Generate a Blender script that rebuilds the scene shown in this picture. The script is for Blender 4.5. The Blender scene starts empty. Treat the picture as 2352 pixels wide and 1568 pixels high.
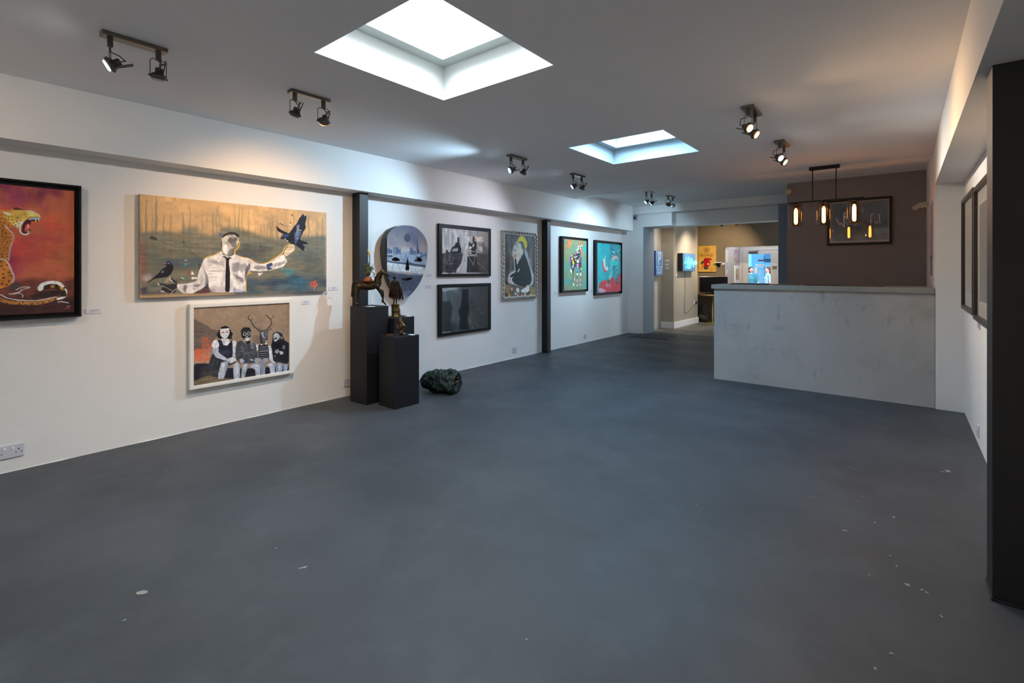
import bpy, bmesh, math, random
import numpy as np
from mathutils import Vector, Matrix, Euler
random.seed(7)
R = math.radians
scene = bpy.context.scene
COL = scene.collection

# ------------------------------------------------------------------ camera
cam_d = bpy.data.cameras.new('camera')
cam_d.sensor_width = 36.0
cam_d.lens = 1110.0 / 2352.0 * 36.0
cam_d.shift_y = -162.0 / 2352.0
cam_d.clip_start = 0.05
cam = bpy.data.objects.new('camera', cam_d)
COL.objects.link(cam)
cam.location = (0, 0, 1.36)
cam.rotation_euler = (R(90), 0, R(38.97))
scene.camera = cam

# ------------------------------------------------------------------ exposure / world
vs = scene.view_settings
vs.view_transform = 'Standard'
vs.look = 'None'
vs.gamma = 1.0
vs.exposure = 0.6
vs.use_curve_mapping = False
scene.cycles.max_bounces = 10
scene.cycles.diffuse_bounces = 6
scene.cycles.transparent_max_bounces = 12
scene.cycles.sample_clamp_indirect = 4.0
scene.cycles.use_denoising = True

world = bpy.data.worlds.new('sky')
scene.world = world
world.use_nodes = True
wn = world.node_tree
bg = wn.nodes['Background']
sky = wn.nodes.new('ShaderNodeTexSky')
sky.sky_type = 'HOSEK_WILKIE'
sky.turbidity = 6.0
sky.ground_albedo = 0.4
sky.sun_direction = (0.3, -0.5, 0.8)
wn.links.new(sky.outputs['Color'], bg.inputs['Color'])
bg.inputs['Strength'].default_value = 1.6

# lamp strengths (watts) used by the fixtures built further down
W_SPOT = 42.0
W_BULB = 1.2
WARM = (1.0, 0.62, 0.32)
SOFT = (1.0, 0.80, 0.60)
COOL = (0.52, 0.78, 1.0)
NEUT = (0.95, 0.97, 1.0)
DAY_NEAR = 30.0
DAY_BACK = 18.0
DAY_FAR = 40.0

# ------------------------------------------------------------------ materials
def srgb(c):
    return tuple(((x / 12.92) if x <= 0.04045 else ((x + 0.055) / 1.055) ** 2.4) for x in c)
def hx(h):
    return srgb(tuple(int(h[i:i + 2], 16) / 255.0 for i in (0, 2, 4)))
_m = {}
def mat(name, col, rough=0.6, metal=0.0, spec=0.5, emit=None, estr=1.0, noise=0.0, nscale=8.0, bump=0.0, bscale=60.0, col2=None, alpha=None, trans=0.0, detail=4.0, stretch=None):
    if name in _m: return _m[name]
    m = bpy.data.materials.new(name); m.use_nodes = True
    nt = m.node_tree; b = nt.nodes['Principled BSDF']
    c = tuple(col) + (1.0,)
    b.inputs['Base Color'].default_value = c
    b.inputs['Roughness'].default_value = rough
    b.inputs['Metallic'].default_value = metal
    b.inputs['Specular IOR Level'].default_value = spec
    if trans: b.inputs['Transmission Weight'].default_value = trans
    if emit is not None:
        b.inputs['Emission Color'].default_value = tuple(emit) + (1,)
        b.inputs['Emission Strength'].default_value = estr
    if noise > 0 or bump > 0:
        tc = nt.nodes.new('ShaderNodeTexCoord')
        mp = nt.nodes.new('ShaderNodeMapping')
        nt.links.new(tc.outputs['Object'], mp.inputs['Vector'])
        if stretch: mp.inputs['Scale'].default_value = stretch
    if noise > 0:
        n = nt.nodes.new('ShaderNodeTexNoise'); n.inputs['Scale'].default_value = nscale; n.inputs['Detail'].default_value = detail
        nt.links.new(mp.outputs['Vector'], n.inputs['Vector'])
        r = nt.nodes.new('ShaderNodeValToRGB')
        r.color_ramp.elements[0].position = 0.35; r.color_ramp.elements[1].position = 0.68
        c2 = tuple(col2) if col2 else tuple(x * (1 - noise) for x in col)
        r.color_ramp.elements[0].color = c2 + (1,)
        r.color_ramp.elements[1].color = c
        nt.links.new(n.outputs['Fac'], r.inputs['Fac'])
        nt.links.new(r.outputs['Color'], b.inputs['Base Color'])
    if bump > 0:
        n2 = nt.nodes.new('ShaderNodeTexNoise'); n2.inputs['Scale'].default_value = bscale; n2.inputs['Detail'].default_value = 5
        nt.links.new(mp.outputs['Vector'], n2.inputs['Vector'])
        bp = nt.nodes.new('ShaderNodeBump'); bp.inputs['Strength'].default_value = bump; bp.inputs['Distance'].default_value = 0.02
        nt.links.new(n2.outputs['Fac'], bp.inputs['Height'])
        nt.links.new(bp.outputs['Normal'], b.inputs['Normal'])
    _m[name] = m
    return m

def glass_mat(name, tint=(1, 1, 1), gloss=0.1, rough=0.02):
    """thin pane: lets light straight through and mirrors a little"""
    if name in _m: return _m[name]
    m = bpy.data.materials.new(name); m.use_nodes = True
    nt = m.node_tree; nt.nodes.clear()
    out = nt.nodes.new('ShaderNodeOutputMaterial')
    tr = nt.nodes.new('ShaderNodeBsdfTransparent'); tr.inputs['Color'].default_value = tuple(tint) + (1,)
    gl = nt.nodes.new('ShaderNodeBsdfGlossy'); gl.inputs['Roughness'].default_value = rough
    fr = nt.nodes.new('ShaderNodeFresnel'); fr.inputs['IOR'].default_value = 1.0 + gloss * 5
    mx = nt.nodes.new('ShaderNodeMixShader')
    ge = nt.nodes.new('ShaderNodeNewGeometry'); inv = nt.nodes.new('ShaderNodeMath'); inv.operation = 'SUBTRACT'; inv.inputs[0].default_value = 1.0
    nt.links.new(ge.outputs['Backfacing'], inv.inputs[1])
    mu = nt.nodes.new('ShaderNodeMath'); mu.operation = 'MULTIPLY'
    nt.links.new(fr.outputs['Fac'], mu.inputs[0]); nt.links.new(inv.outputs[0], mu.inputs[1])
    nt.links.new(mu.outputs[0], mx.inputs['Fac'])
    nt.links.new(tr.outputs['BSDF'], mx.inputs[1]); nt.links.new(gl.outputs['BSDF'], mx.inputs[2])
    nt.links.new(mx.outputs['Shader'], out.inputs['Surface'])
    _m[name] = m
    return m

def emit_mat(name, col, strength):
    if name in _m: return _m[name]
    m = bpy.data.materials.new(name); m.use_nodes = True
    nt = m.node_tree; nt.nodes.clear()
    out = nt.nodes.new('ShaderNodeOutputMaterial')
    e = nt.nodes.new('ShaderNodeEmission'); e.inputs['Color'].default_value = tuple(col) + (1,); e.inputs['Strength'].default_value = strength
    nt.links.new(e.outputs['Emission'], out.inputs['Surface'])
    _m[name] = m
    return m

def paint_mat(name, rough=0.5, spec=0.3, emit=0.0):
    """oil paint / print: the colours are the mesh's own colour attribute, broken up by canvas weave"""
    if name in _m: return _m[name]
    m = bpy.data.materials.new(name); m.use_nodes = True
    nt = m.node_tree; b = nt.nodes['Principled BSDF']
    a = nt.nodes.new('ShaderNodeAttribute'); a.attribute_name = 'paint'
    tc = nt.nodes.new('ShaderNodeTexCoord')
    n = nt.nodes.new('ShaderNodeTexNoise'); n.inputs['Scale'].default_value = 350; n.inputs['Detail'].default_value = 2
    nt.links.new(tc.outputs['Object'], n.inputs['Vector'])
    bp = nt.nodes.new('ShaderNodeBump'); bp.inputs['Strength'].default_value = 0.15; bp.inputs['Distance'].default_value = 0.002
    nt.links.new(n.outputs['Fac'], bp.inputs['Height']); nt.links.new(bp.outputs['Normal'], b.inputs['Normal'])
    nt.links.new(a.outputs['Color'], b.inputs['Base Color'])
    b.inputs['Roughness'].default_value = rough
    b.inputs['Specular IOR Level'].default_value = spec
    _m[name] = m
    return m

# ------------------------------------------------------------------ mesh building
class MB:
    def __init__(s): s.v = []; s.f = []; s.mi = []; s.sm = []; s.k = 0; s.smooth = False
    def add(s, vs, fs, smooth=None):
        o = len(s.v); s.v += [tuple(v) for v in vs]
        for f in fs:
            s.f.append(tuple(i + o for i in f)); s.mi.append(s.k); s.sm.append(s.smooth if smooth is None else smooth)
        return s
    def box(s, x0, x1, y0, y1, z0, z1):
        vs = [(x, y, z) for x in (x0, x1) for y in (y0, y1) for z in (z0, z1)]
        return s.add(vs, [(0, 1, 3, 2), (4, 6, 7, 5), (0, 4, 5, 1), (2, 3, 7, 6), (0, 2, 6, 4), (1, 5, 7, 3)])
    def bbox(s, x0, x1, y0, y1, z0, z1, bev=0.004):
        """box with bevelled edges"""
        bm = bmesh.new()
        bmesh.ops.create_cube(bm, size=1.0)
        for v in bm.verts:
            v.co = Vector(((x0 + x1) / 2 + v.co.x * (x1 - x0), (y0 + y1) / 2 + v.co.y * (y1 - y0), (z0 + z1) / 2 + v.co.z * (z1 - z0)))
        bmesh.ops.bevel(bm, geom=list(bm.edges), offset=bev, segments=2, affect='EDGES', profile=0.5)
        bm.verts.index_update()
        s.add([v.co[:] for v in bm.verts], [tuple(v.index for v in f.verts) for f in bm.faces]); bm.free()
        return s
    def tube(s, pts, r, n=8, closed=False, caps=True, smooth=True):
        pts = [Vector(p) for p in pts]; m = len(pts)
        rr = r if isinstance(r, (list, tuple)) else [r] * m
        ref = None; rings = []
        for i, p in enumerate(pts):
            a = pts[(i - 1) % m] if (i > 0 or closed) else p
            b = pts[(i + 1) % m] if (i < m - 1 or closed) else p
            t = (b - a)
            t = t.normalized() if t.length > 1e-9 else Vector((0, 0, 1))
            if ref is None:
                ref = t.orthogonal().normalized()
            ref = (ref - t * ref.dot(t))
            ref = ref.normalized() if ref.length > 1e-6 else t.orthogonal().normalized()
            bn = t.cross(ref)
            rings.append([p + (ref * math.cos(2 * math.pi * k / n) + bn * math.sin(2 * math.pi * k / n)) * rr[i] for k in range(n)])
        vs = [v for rg in rings for v in rg]
        fs = []
        for i in range(m if closed else m - 1):
            j = (i + 1) % m
            for k in range(n):
                l = (k + 1) % n
                fs.append((i * n + k, i * n + l, j * n + l, j * n + k))
        s.add(vs, fs, smooth)
        if caps and not closed:
            o = len(s.v)
            s.add(rings[0], [tuple(reversed(range(n)))], False); s.add(rings[-1], [tuple(range(n))], False)
        return s
    def lathe(s, prof, p0=(0, 0, 0), axis=(0, 0, 1), n=20, smooth=True):
        """prof: list of (radius, distance along axis)"""
        ax = Vector(axis).normalized(); u = ax.orthogonal().normalized(); w = ax.cross(u); p0 = Vector(p0)
        vs = []; m = len(prof)
        for r, h in prof:
            for k in range(n):
                a = 2 * math.pi * k / n
                vs.append(p0 + ax * h + (u * math.cos(a) + w * math.sin(a)) * max(r, 1e-5))
        fs = [(i * n + k, i * n + (k + 1) % n, (i + 1) * n + (k + 1) % n, (i + 1) * n + k) for i in range(m - 1) for k in range(n)]
        return s.add(vs, fs, smooth)
    def sphere(s, c, r, n=12, sc=(1, 1, 1)):
        prof = [(math.sin(math.pi * i / n), -math.cos(math.pi * i / n)) for i in range(n + 1)]
        m = MB(); m.lathe(prof, n=n + 4)
        c = Vector(c)
        return s.add([(c.x + v[0] * r * sc[0], c.y + v[1] * r * sc[1], c.z + v[2] * r * sc[2]) for v in m.v], m.f, True)
    def prism(s, pts, z0, z1, fn=None):
        """extrude a 2D outline; fn maps (a,b,h) to xyz"""
        fn = fn or (lambda a, b, h: (a, b, h)); n = len(pts)
        vs = [fn(a, b, z0) for a, b in pts] + [fn(a, b, z1) for a, b in pts]
        fs = [tuple(reversed(range(n))), tuple(range(n, 2 * n))] + [(i, (i + 1) % n, n + (i + 1) % n, n + i) for i in range(n)]
        return s.add(vs, fs, False)
    def obj(s, name, mats, parent=None, loc=None, rot=None):
        me = bpy.data.meshes.new(name)
        me.from_pydata(s.v, [], s.f)
        if not isinstance(mats, (list, tuple)): mats = [mats]
        for m in mats: me.materials.append(m)
        me.polygons.foreach_set('material_index', [min(i, len(mats) - 1) for i in s.mi])
        me.polygons.foreach_set('use_smooth', s.sm)
        bm = bmesh.new(); bm.from_mesh(me)
        bmesh.ops.remove_doubles(bm, verts=bm.verts, dist=1e-6)
        bmesh.ops.recalc_face_normals(bm, faces=bm.faces); bm.to_mesh(me); bm.free()
        me.update()
        o = bpy.data.objects.new(name, me); COL.objects.link(o)
        if parent is not None: o.parent = parent
        if loc: o.location = loc
        if rot: o.rotation_euler = rot
        return o

def tag(o, label=None, cat=None, group=None, kind=None):
    if label: o['label'] = label
    if cat: o['category'] = cat
    if group: o['group'] = group
    if kind: o['kind'] = kind
    return o
def empty(name, loc=(0, 0, 0), rz=0.0):
    o = bpy.data.objects.new(name, None); COL.objects.link(o)
    o.location = loc; o.rotation_euler = (0, 0, rz); o.empty_display_size = 0.1
    return o
def struct(name, mb, m, parent=None):
    o = mb.obj(name, m, parent)
    if parent is None: o['kind'] = 'structure'
    return o
def Box(x0, x1, y0, y1, z0, z1): return MB().box(x0, x1, y0, y1, z0, z1)
def copy_tree(o, parent=None):
    c = o.copy(); COL.objects.link(c); c.parent = parent
    for ch in list(o.children): copy_tree(ch, c)
    return c
def blob(name, parts, m, parent=None, voxel=0.006, smooth=3, noise=0.0, nscale=0.05):
    """one continuous body: tapered limbs and lumps fused by a voxel remesh. parts: ('c',p0,r0,p1,r1) or ('s',p,(rx,ry,rz)) or ('t',[pts],[radii])"""
    mb = MB()
    for p in parts:
        if p[0] == 'c':
            a, b = Vector(p[1]), Vector(p[3]); k = 5
            pts = [a.lerp(b, i / k) for i in range(k + 1)]; rs = [p[2] + (p[4] - p[2]) * i / k for i in range(k + 1)]
            mb.tube(pts, rs, n=12); mb.sphere(a, p[2], 8); mb.sphere(b, p[4], 8)
        elif p[0] == 's': mb.sphere(p[1], 1.0, 12, p[2])
        elif p[0] == 't':
            mb.tube(p[1], p[2], n=12); mb.sphere(p[1][0], p[2][0], 8); mb.sphere(p[1][-1], p[2][-1], 8)
    o = mb.obj(name, m, parent)
    md = o.modifiers.new('fuse', 'REMESH'); md.mode = 'VOXEL'; md.voxel_size = voxel; md.use_smooth_shade = True
    if smooth:
        sm = o.modifiers.new('soften', 'SMOOTH'); sm.iterations = smooth; sm.factor = 0.5
    if noise:
        tx = bpy.data.textures.new(name + '_lumps', 'CLOUDS'); tx.noise_scale = nscale
        d = o.modifiers.new('lumps', 'DISPLACE'); d.texture = tx; d.strength = noise; d.mid_level = 0.5
    return o

LETTER = {}
def text(name, s, size, m, parent, loc, rot, depth=0.001, align='CENTER', font_scale=(1, 1, 1), bold=0.0):
    cu = bpy.data.curves.new(name, 'FONT'); cu.body = s; cu.size = size; cu.extrude = depth; cu.align_x = align; cu.align_y = 'CENTER'; cu.offset = bold
    t = bpy.data.objects.new(name + '_tmp', cu); COL.objects.link(t)
    bpy.context.view_layer.update()
    me = bpy.data.meshes.new_from_object(t.evaluated_get(bpy.context.evaluated_depsgraph_get()))
    bpy.data.objects.remove(t); bpy.data.curves.remove(cu)
    me.materials.clear(); me.materials.append(m)
    o = bpy.data.objects.new(name, me); COL.objects.link(o); o.parent = parent
    o.location = loc; o.rotation_euler = rot; o.scale = font_scale
    return o

# ------------------------------------------------------------------ the room
XW = -4.70          # left wall
CEIL = 2.62
SOF = 2.21          # underside of the two long beams
M_white = mat('white_paint', (0.80, 0.79, 0.77), 0.75, spec=0.25, noise=0.05, nscale=1.5, bump=0.06, bscale=25)
M_ceil = mat('ceiling_paint', (0.89, 0.89, 0.895), 0.8, spec=0.2, noise=0.04, nscale=0.8, bump=0.04, bscale=12)
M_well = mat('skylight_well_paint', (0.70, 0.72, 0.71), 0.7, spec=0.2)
M_dark = mat('dark_taupe_paint', hx('86807e'), 0.7, spec=0.25, noise=0.06, nscale=3)
M_navy = mat('blue_grey_paint', hx('828c98'), 0.7, spec=0.25)
M_taupe = mat('taupe_paint', hx('7b6f60'), 0.75, spec=0.25, noise=0.08, nscale=3)
M_pale = mat('pale_plaster_paint', hx('b9b6ae'), 0.7, spec=0.3, noise=0.10, nscale=4)
M_black = mat('black_steel', hx('0c0d12'), 0.55, spec=0.5, noise=0.25, nscale=14)

def floor_material(name, base, dark, light):
    m = bpy.data.materials.new(name); m.use_nodes = True
    nt = m.node_tree; N = nt.nodes; L = nt.links; b = N['Principled BSDF']
    tc = N.new('ShaderNodeTexCoord')
    def noise(sc, det=5, rough=0.6, stretch=None, off=(0, 0, 0)):
        mp = N.new('ShaderNodeMapping'); L.new(tc.outputs['Object'], mp.inputs['Vector'])
        if stretch: mp.inputs['Scale'].default_value = stretch
        mp.inputs['Location'].default_value = off
        n = N.new('ShaderNodeTexNoise'); n.inputs['Scale'].default_value = sc; n.inputs['Detail'].default_value = det; n.inputs['Roughness'].default_value = rough
        L.new(mp.outputs['Vector'], n.inputs['Vector']); return n.outputs['Fac']
    def ramp(f, p0, p1, c0=0.0, c1=1.0):
        r = N.new('ShaderNodeMapRange'); r.inputs['From Min'].default_value = p0; r.inputs['From Max'].default_value = p1
        r.inputs['To Min'].default_value = c0; r.inputs['To Max'].default_value = c1
        L.new(f, r.inputs['Value']); return r.outputs['Result']
    def mix(f, a, c):
        x = N.new('ShaderNodeMix'); x.data_type = 'RGBA'
        L.new(f, x.inputs[0])
        if isinstance(a, tuple): x.inputs[6].default_value = a + (1,)
        else: L.new(a, x.inputs[6])
        x.inputs[7].default_value = c + (1,)
        return x.outputs[2]
    c = mix(ramp(noise(0.9, 6), 0.38, 0.66), base, dark)
    c = mix(ramp(noise(2.6, 8, 0.7, off=(3, 1, 0)), 0.52, 0.75, 0, 0.5), c, light)
    c = mix(ramp(noise(5.0, 6, 0.6, stretch=(1, 0.25, 1), off=(9, 4, 0)), 0.60, 0.74, 0, 0.45), c, dark)      # scuffs
    vo = N.new('ShaderNodeTexVoronoi'); vo.inputs['Scale'].default_value = 3.3; L.new(tc.outputs['Object'], vo.inputs['Vector'])
    vo.inputs['Randomness'].default_value = 1.0
    c = mix(ramp(vo.outputs['Distance'], 0.030, 0.022, 0, 0.8), c, dark)                                        # dark specks
    cr = N.new('ShaderNodeTexVoronoi'); cr.feature = 'DISTANCE_TO_EDGE'; cr.inputs['Scale'].default_value = 0.33
    mp = N.new('ShaderNodeMapping'); L.new(tc.outputs['Object'], mp.inputs['Vector'])
    nn = N.new('ShaderNodeTexNoise'); nn.inputs['Scale'].default_value = 1.7; L.new(tc.outputs['Object'], nn.inputs['Vector'])
    ad = N.new('ShaderNodeVectorMath'); ad.operation = 'MULTIPLY_ADD'; L.new(nn.outputs['Color'], ad.inputs[0]); ad.inputs[1].default_value = (0.6, 0.6, 0); L.new(mp.outputs['Vector'], ad.inputs[2])
    L.new(ad.outputs[0], cr.inputs['Vector'])
    c = mix(ramp(cr.outputs['Distance'], 0.0016, 0.0004, 0, 0.35), c, dark)                                   # hairline cracks
    L.new(c, b.inputs['Base Color'])
    rf = ramp(noise(1.5, 5, off=(5, 5, 0)), 0.3, 0.7, 0.42, 0.62)
    L.new(rf, b.inputs['Roughness'])
    b.inputs['Specular IOR Level'].default_value = 0.35
    bp = N.new('ShaderNodeBump'); bp.inputs['Strength'].default_value = 0.08; bp.inputs['Distance'].default_value = 0.02
    L.new(noise(4, 6), bp.inputs['Height']); L.new(bp.outputs['Normal'], b.inputs['Normal'])
    return m
M_floor = floor_material('painted_concrete', hx('44474b'), hx('373a3e'), hx('4e5256'))
M_floor2 = floor_material('worn_shop_concrete', hx('7a766c'), hx('4b4a46'), hx('a5a093'))

struct('floor', Box(-5.2, 2.2, -3.2, 10.40, -0.12, 0.0), M_floor)
struct('floor', Box(-5.2, 2.2, 10.40, 15.9, -0.12, 0.0), M_floor2)

# left wall, its plaster foot a little uneven where it meets the floor
wl = Box(-4.95, XW, -3.2, 10.0, 0.0, 2.95)
rng = random.Random(3)
pts = []; y = -1.2
while y < 9.8:
    pts.append((y, 0.001 + rng.random() * 0.004)); y += 0.05 + rng.random() * 0.10
vs = []; fs = []
for i, (yy, h) in enumerate(pts):
    w = 0.001 + rng.random() * 0.007
    vs += [(XW, yy, h), (XW + w, yy, 0.001), (XW, yy, 0.0005)]
    if i: 
        a = (i - 1) * 3; b_ = i * 3
        fs += [(a, b_, b_ + 1, a + 1)]
wl.add(vs, fs)
struct('wall_left', wl, M_white)
# long boxed beam above the pictures
struct('trim_1', Box(XW, -4.47, -3.2, 9.62, SOF, 2.80), M_white)

# ceiling slab with two skylight wells, plus an unseen one added behind
S1 = (-2.64, -1.665, 1.45, 2.46)
S2 = (-2.66, -1.67, 4.21, 5.20)
S3 = (-2.64, -1.665, -1.30, -0.29)
mb = MB()
xa, xb = -4.8, 2.2
def slab(mb, z0, z1):
    xs = sorted([xa, xb, S1[0]]); g = 0.002
    for y0, y1, S in ((-3.2, S3[2] - g, None), (S3[2] - g, S3[3] + g, S3), (S3[3] + g, S1[2] - g, None), (S1[2] - g, S1[3] + g, S1), (S1[3] + g, S2[2] - g, None), (S2[2] - g, S2[3] + g, S2), (S2[3] + g, 7.30, None)):
        if S is None: mb.box(xa, xb, y0, y1, z0, z1)
        else: mb.box(xa, S[0] - g, y0, y1, z0, z1); mb.box(S[1] + g, xb, y0, y1, z0, z1)
slab(mb, CEIL, CEIL + 0.16)
mb.box(-4.8, 0.30, 7.02, 7.06, CEIL - 0.004, CEIL)      # taped board joint
struct('ceiling', mb, M_ceil)
struct('ceiling', Box(-4.8, 0.9, 7.30, 9.95, 2.735, 2.86), M_ceil)

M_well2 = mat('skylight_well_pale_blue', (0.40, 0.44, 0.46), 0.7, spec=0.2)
def skylight(S, rise, name_n, inset, pane_m, glassy, frame_col):
    x0, x1, y0, y1 = S; z0 = CEIL; zt = CEIL + rise; t = 0.05
    w = MB()
    w.box(x0 - t, x0, y0 - t, y1 + t, z0 + 0.0005, zt); w.box(x1, x1 + t, y0 - t, y1 + t, z0 + 0.0005, zt)
    w.box(x0, x1, y0 - t, y0, z0 + 0.0005, zt); w.box(x0, x1, y1, y1 + t, z0 + 0.0005, zt)
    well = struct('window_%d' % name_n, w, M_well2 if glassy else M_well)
    f = MB(); i = inset
    f.box(x0 - t, x0 + i, y0 - t, y1 + t, zt, zt + 0.04); f.box(x1 - i, x1 + t, y0 - t, y1 + t, zt, zt + 0.04)
    f.box(x0 + i, x1 - i, y0 - t, y0 + i, zt, zt + 0.04); f.box(x0 + i, x1 - i, y1 - i, y1 + t, zt, zt + 0.04)
    if glassy:      # second, narrower kerb and frame
        j = i; z2 = zt + 0.04; h2 = 0.14
        f.box(x0 + j - 0.03, x0 + j, y0 + j, y1 - j, z2, z2 + h2); f.box(x1 - j, x1 - j + 0.03, y0 + j, y1 - j, z2, z2 + h2)
        f.box(x0 + j, x1 - j, y0 + j - 0.03, y0 + j, z2, z2 + h2); f.box(x0 + j, x1 - j, y1 - j, y1 - j + 0.03, z2, z2 + h2)
        z3 = z2 + h2
        f.box(x0 + j, x0 + j + 0.05, y0 + j, y1 - j, z3, z3 + 0.03); f.box(x1 - j - 0.05, x1 - j, y0 + j, y1 - j, z3, z3 + 0.03)
        f.box(x0 + j, x1 - j, y0 + j, y0 + j + 0.05, z3, z3 + 0.03); f.box(x0 + j, x1 - j, y1 - j - 0.05, y1 - j, z3, z3 + 0.03)
        zp = z3 + 0.03
    else: zp = zt + 0.04
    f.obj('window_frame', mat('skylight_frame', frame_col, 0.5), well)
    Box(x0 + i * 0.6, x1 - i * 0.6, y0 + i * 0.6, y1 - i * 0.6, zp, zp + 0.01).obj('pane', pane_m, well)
skylight(S1, 0.24, 1, 0.10, emit_mat('daylit_opal_pane', (0.93, 0.97, 1.0), 1.6), False, (0.55, 0.59, 0.57))
skylight(S2, 0.17, 2, 0.07, emit_mat('daylit_blue_pane', (0.45, 0.74, 1.0), 1.0), True, (0.42, 0.46, 0.48))
skylight(S3, 0.24, 3, 0.10, emit_mat('daylit_opal_pane', (0.93, 0.97, 1.0), 1.6), False, (0.55, 0.59, 0.57))  # unseen third skylight, added to light the near floor and ceiling
# daylight entering through each pane
def daylight(S, z, inset, watts, col, spread):
    ld = bpy.data.lights.new('daylight', 'AREA'); ld.shape = 'RECTANGLE'
    ld.size = S[1] - S[0] - 2 * inset; ld.size_y = S[3] - S[2] - 2 * inset
    ld.energy = watts; ld.color = col; ld.spread = R(spread)
    o = bpy.data.objects.new('daylight', ld); COL.objects.link(o); o.location = ((S[0] + S[1]) / 2, (S[2] + S[3]) / 2, z)
daylight(S1, CEIL + .24 - .002 + .04, .10, DAY_NEAR, (0.80, 0.93, 1.0), 130)
daylight(S3, CEIL + .24 - .002 + .04, .10, DAY_BACK, (0.80, 0.93, 1.0), 130)
daylight(S2, CEIL + .17 + .205, .12, DAY_FAR, (0.40, 0.70, 1.0), 140)

# far wall with the wide opening to the front shop
YF = 9.87
mb = MB()
mb.box(-4.95, -4.345, YF, 10.43, 0, 2.95)                      # left pier
mb.box(-4.345, -3.725, YF, 10.43, 2.305, 2.95)                 # header, left piece
mb.box(-3.725, -1.765, YF + 0.25, 10.43, 2.305, 2.95)          # header set back
mb.box(XW, -1.42, YF - 0.09, YF + 0.30, 2.575, 2.80)           # ledge beam
struct('wall_far', mb, M_white)
struct('trim_4', Box(-4.346, -4.338, YF - .002, 10.43, 0, 2.305), mat('jamb_shade_blue', hx('7d8892'), 0.7, spec=.25))  # jamb's bluish shade put into the colour of a thin panel
struct('wall_blue', Box(-1.765, -1.38, YF + 0.02, 10.43, 0, 2.575), M_navy)
struct('wall_dark', Box(-1.42, 0.9, 8.65, 10.43, 0, 2.735), M_dark)
struct('wall_pier', Box(0.25, 0.75, 6.33, 8.65, 0, 2.735), M_white)
struct('wall_right', Box(0.46, 0.75, 2.97, 6.33, 0, 2.735), M_white)
struct('trim_2', Box(0.246, 0.60, -3.2, 6.33, SOF, CEIL), M_white)
mb = Box(2.05, 2.2, -3.2, 3.1, 0, 2.7); mb.box(0.75, 2.2, 2.97, 3.12, 0, 2.7)
struct('wall_alcove', mb, M_white)
struct('ceiling', Box(0.60, 2.2, -3.2, 2.97, SOF + 0.004, SOF + 0.1), M_ceil)
struct('wall_back', Box(-4.95, 2.2, -3.35, -3.2, 0, 2.8), M_white)

# slim black steel columns
def column(name, x0, x1, y0, y1, label):
    m = MB(); t = 0.012; f = 0.012
    m.bbox(x0, x1, y0, y1, 0.012, SOF, 0.003)
    o = m.obj(name, M_black)
    p = MB(); p.bbox(x0 - 0.004, x1 + 0.004, y0 - 0.006, y1 + 0.006, 0.0, 0.012, 0.002); p.obj('base_plate', M_black, o)
    tag(o, label, 'column')
column('steel_column', -4.698, -4.56, 3.02, 3.13, 'black square steel column behind the bronze horse plinth')
column('steel_column', -4.698, -4.585, 6.60, 6.70, 'slim black steel column between the gold-halo painting and the orange and teal giraffe-like painting')
column('steel_column', 0.287, 0.458, 2.80, 2.968, 'thick black steel column at the right edge of the room')

# low reception counter
mb = MB(); 
mb.box(-1.858, 0.247, 6.36, 6.50, 0, 1.135)
mb.box(-1.858, -1.70, 6.50, 7.02, 0, 1.135)
ct = empty('reception_counter', (0, 0, 0))
M_plaster = floor_material('trowelled_plaster', hx('b2aeaa'), hx('a19f9c'), hx('bab6b0'))
nt = M_plaster.node_tree; N = nt.nodes; bs = N['Principled BSDF']; old = bs.inputs['Base Color'].links[0].from_socket
for sc, st, off, lo_, hi_, cc, amt in ((3.2, (1, 1, 1.6), (4, 0, 2), .60, .66, '84888a', .28), (7.0, (1.6, 1, .7), (1, 0, 7), .62, .68, '70777b', .34), (2.0, (1, 1, 1), (8, 0, 3), .60, .63, '9a9388', .25)):
    tc = N.new('ShaderNodeTexCoord'); mp = N.new('ShaderNodeMapping'); mp.inputs['Scale'].default_value = st; mp.inputs['Location'].default_value = off
    n_ = N.new('ShaderNodeTexNoise'); n_.inputs['Scale'].default_value = sc; n_.inputs['Detail'].default_value = 7; n_.inputs['Roughness'].default_value = .62
    mr = N.new('ShaderNodeMapRange'); mr.inputs['From Min'].default_value = lo_; mr.inputs['From Max'].default_value = hi_; mr.inputs['To Max'].default_value = amt
    mx = N.new('ShaderNodeMix'); mx.data_type = 'RGBA'; mx.inputs[7].default_value = hx(cc) + (1,)
    nt.links.new(tc.outputs['Object'], mp.inputs['Vector']); nt.links.new(mp.outputs['Vector'], n_.inputs['Vector']); nt.links.new(n_.outputs['Fac'], mr.inputs['Value'])
    nt.links.new(mr.outputs['Result'], mx.inputs[0]); nt.links.new(old, mx.inputs[6]); old = mx.outputs[2]
nt.links.new(old, bs.inputs['Base Color'])
mb.obj('front_panel', M_plaster, ct)
mb = MB(); mb.bbox(-1.885, 0.248, 6.335, 6.98, 1.135, 1.19, 0.004); mb.obj('worktop', mat('grey_worktop', hx('8f8f88'), 0.45, noise=0.08, nscale=6), ct)
tag(ct, 'low grey plaster reception counter with a thin grey worktop', 'counter')

# ------------------------------------------------------------------ twin spotlight fixtures
M_fix = mat('gunmetal', hx('55524b'), 0.40, metal=0.75)
M_rail = mat('brushed_steel_plate', hx('766f65'), 0.28, metal=0.9)
M_fixb = mat('brushed_grey_steel', hx('77746c'), 0.38, metal=0.85)
M_lens_off = mat('unlit_lamp_glass', (0.45, 0.5, 0.52), 0.12, spec=0.8)

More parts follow.
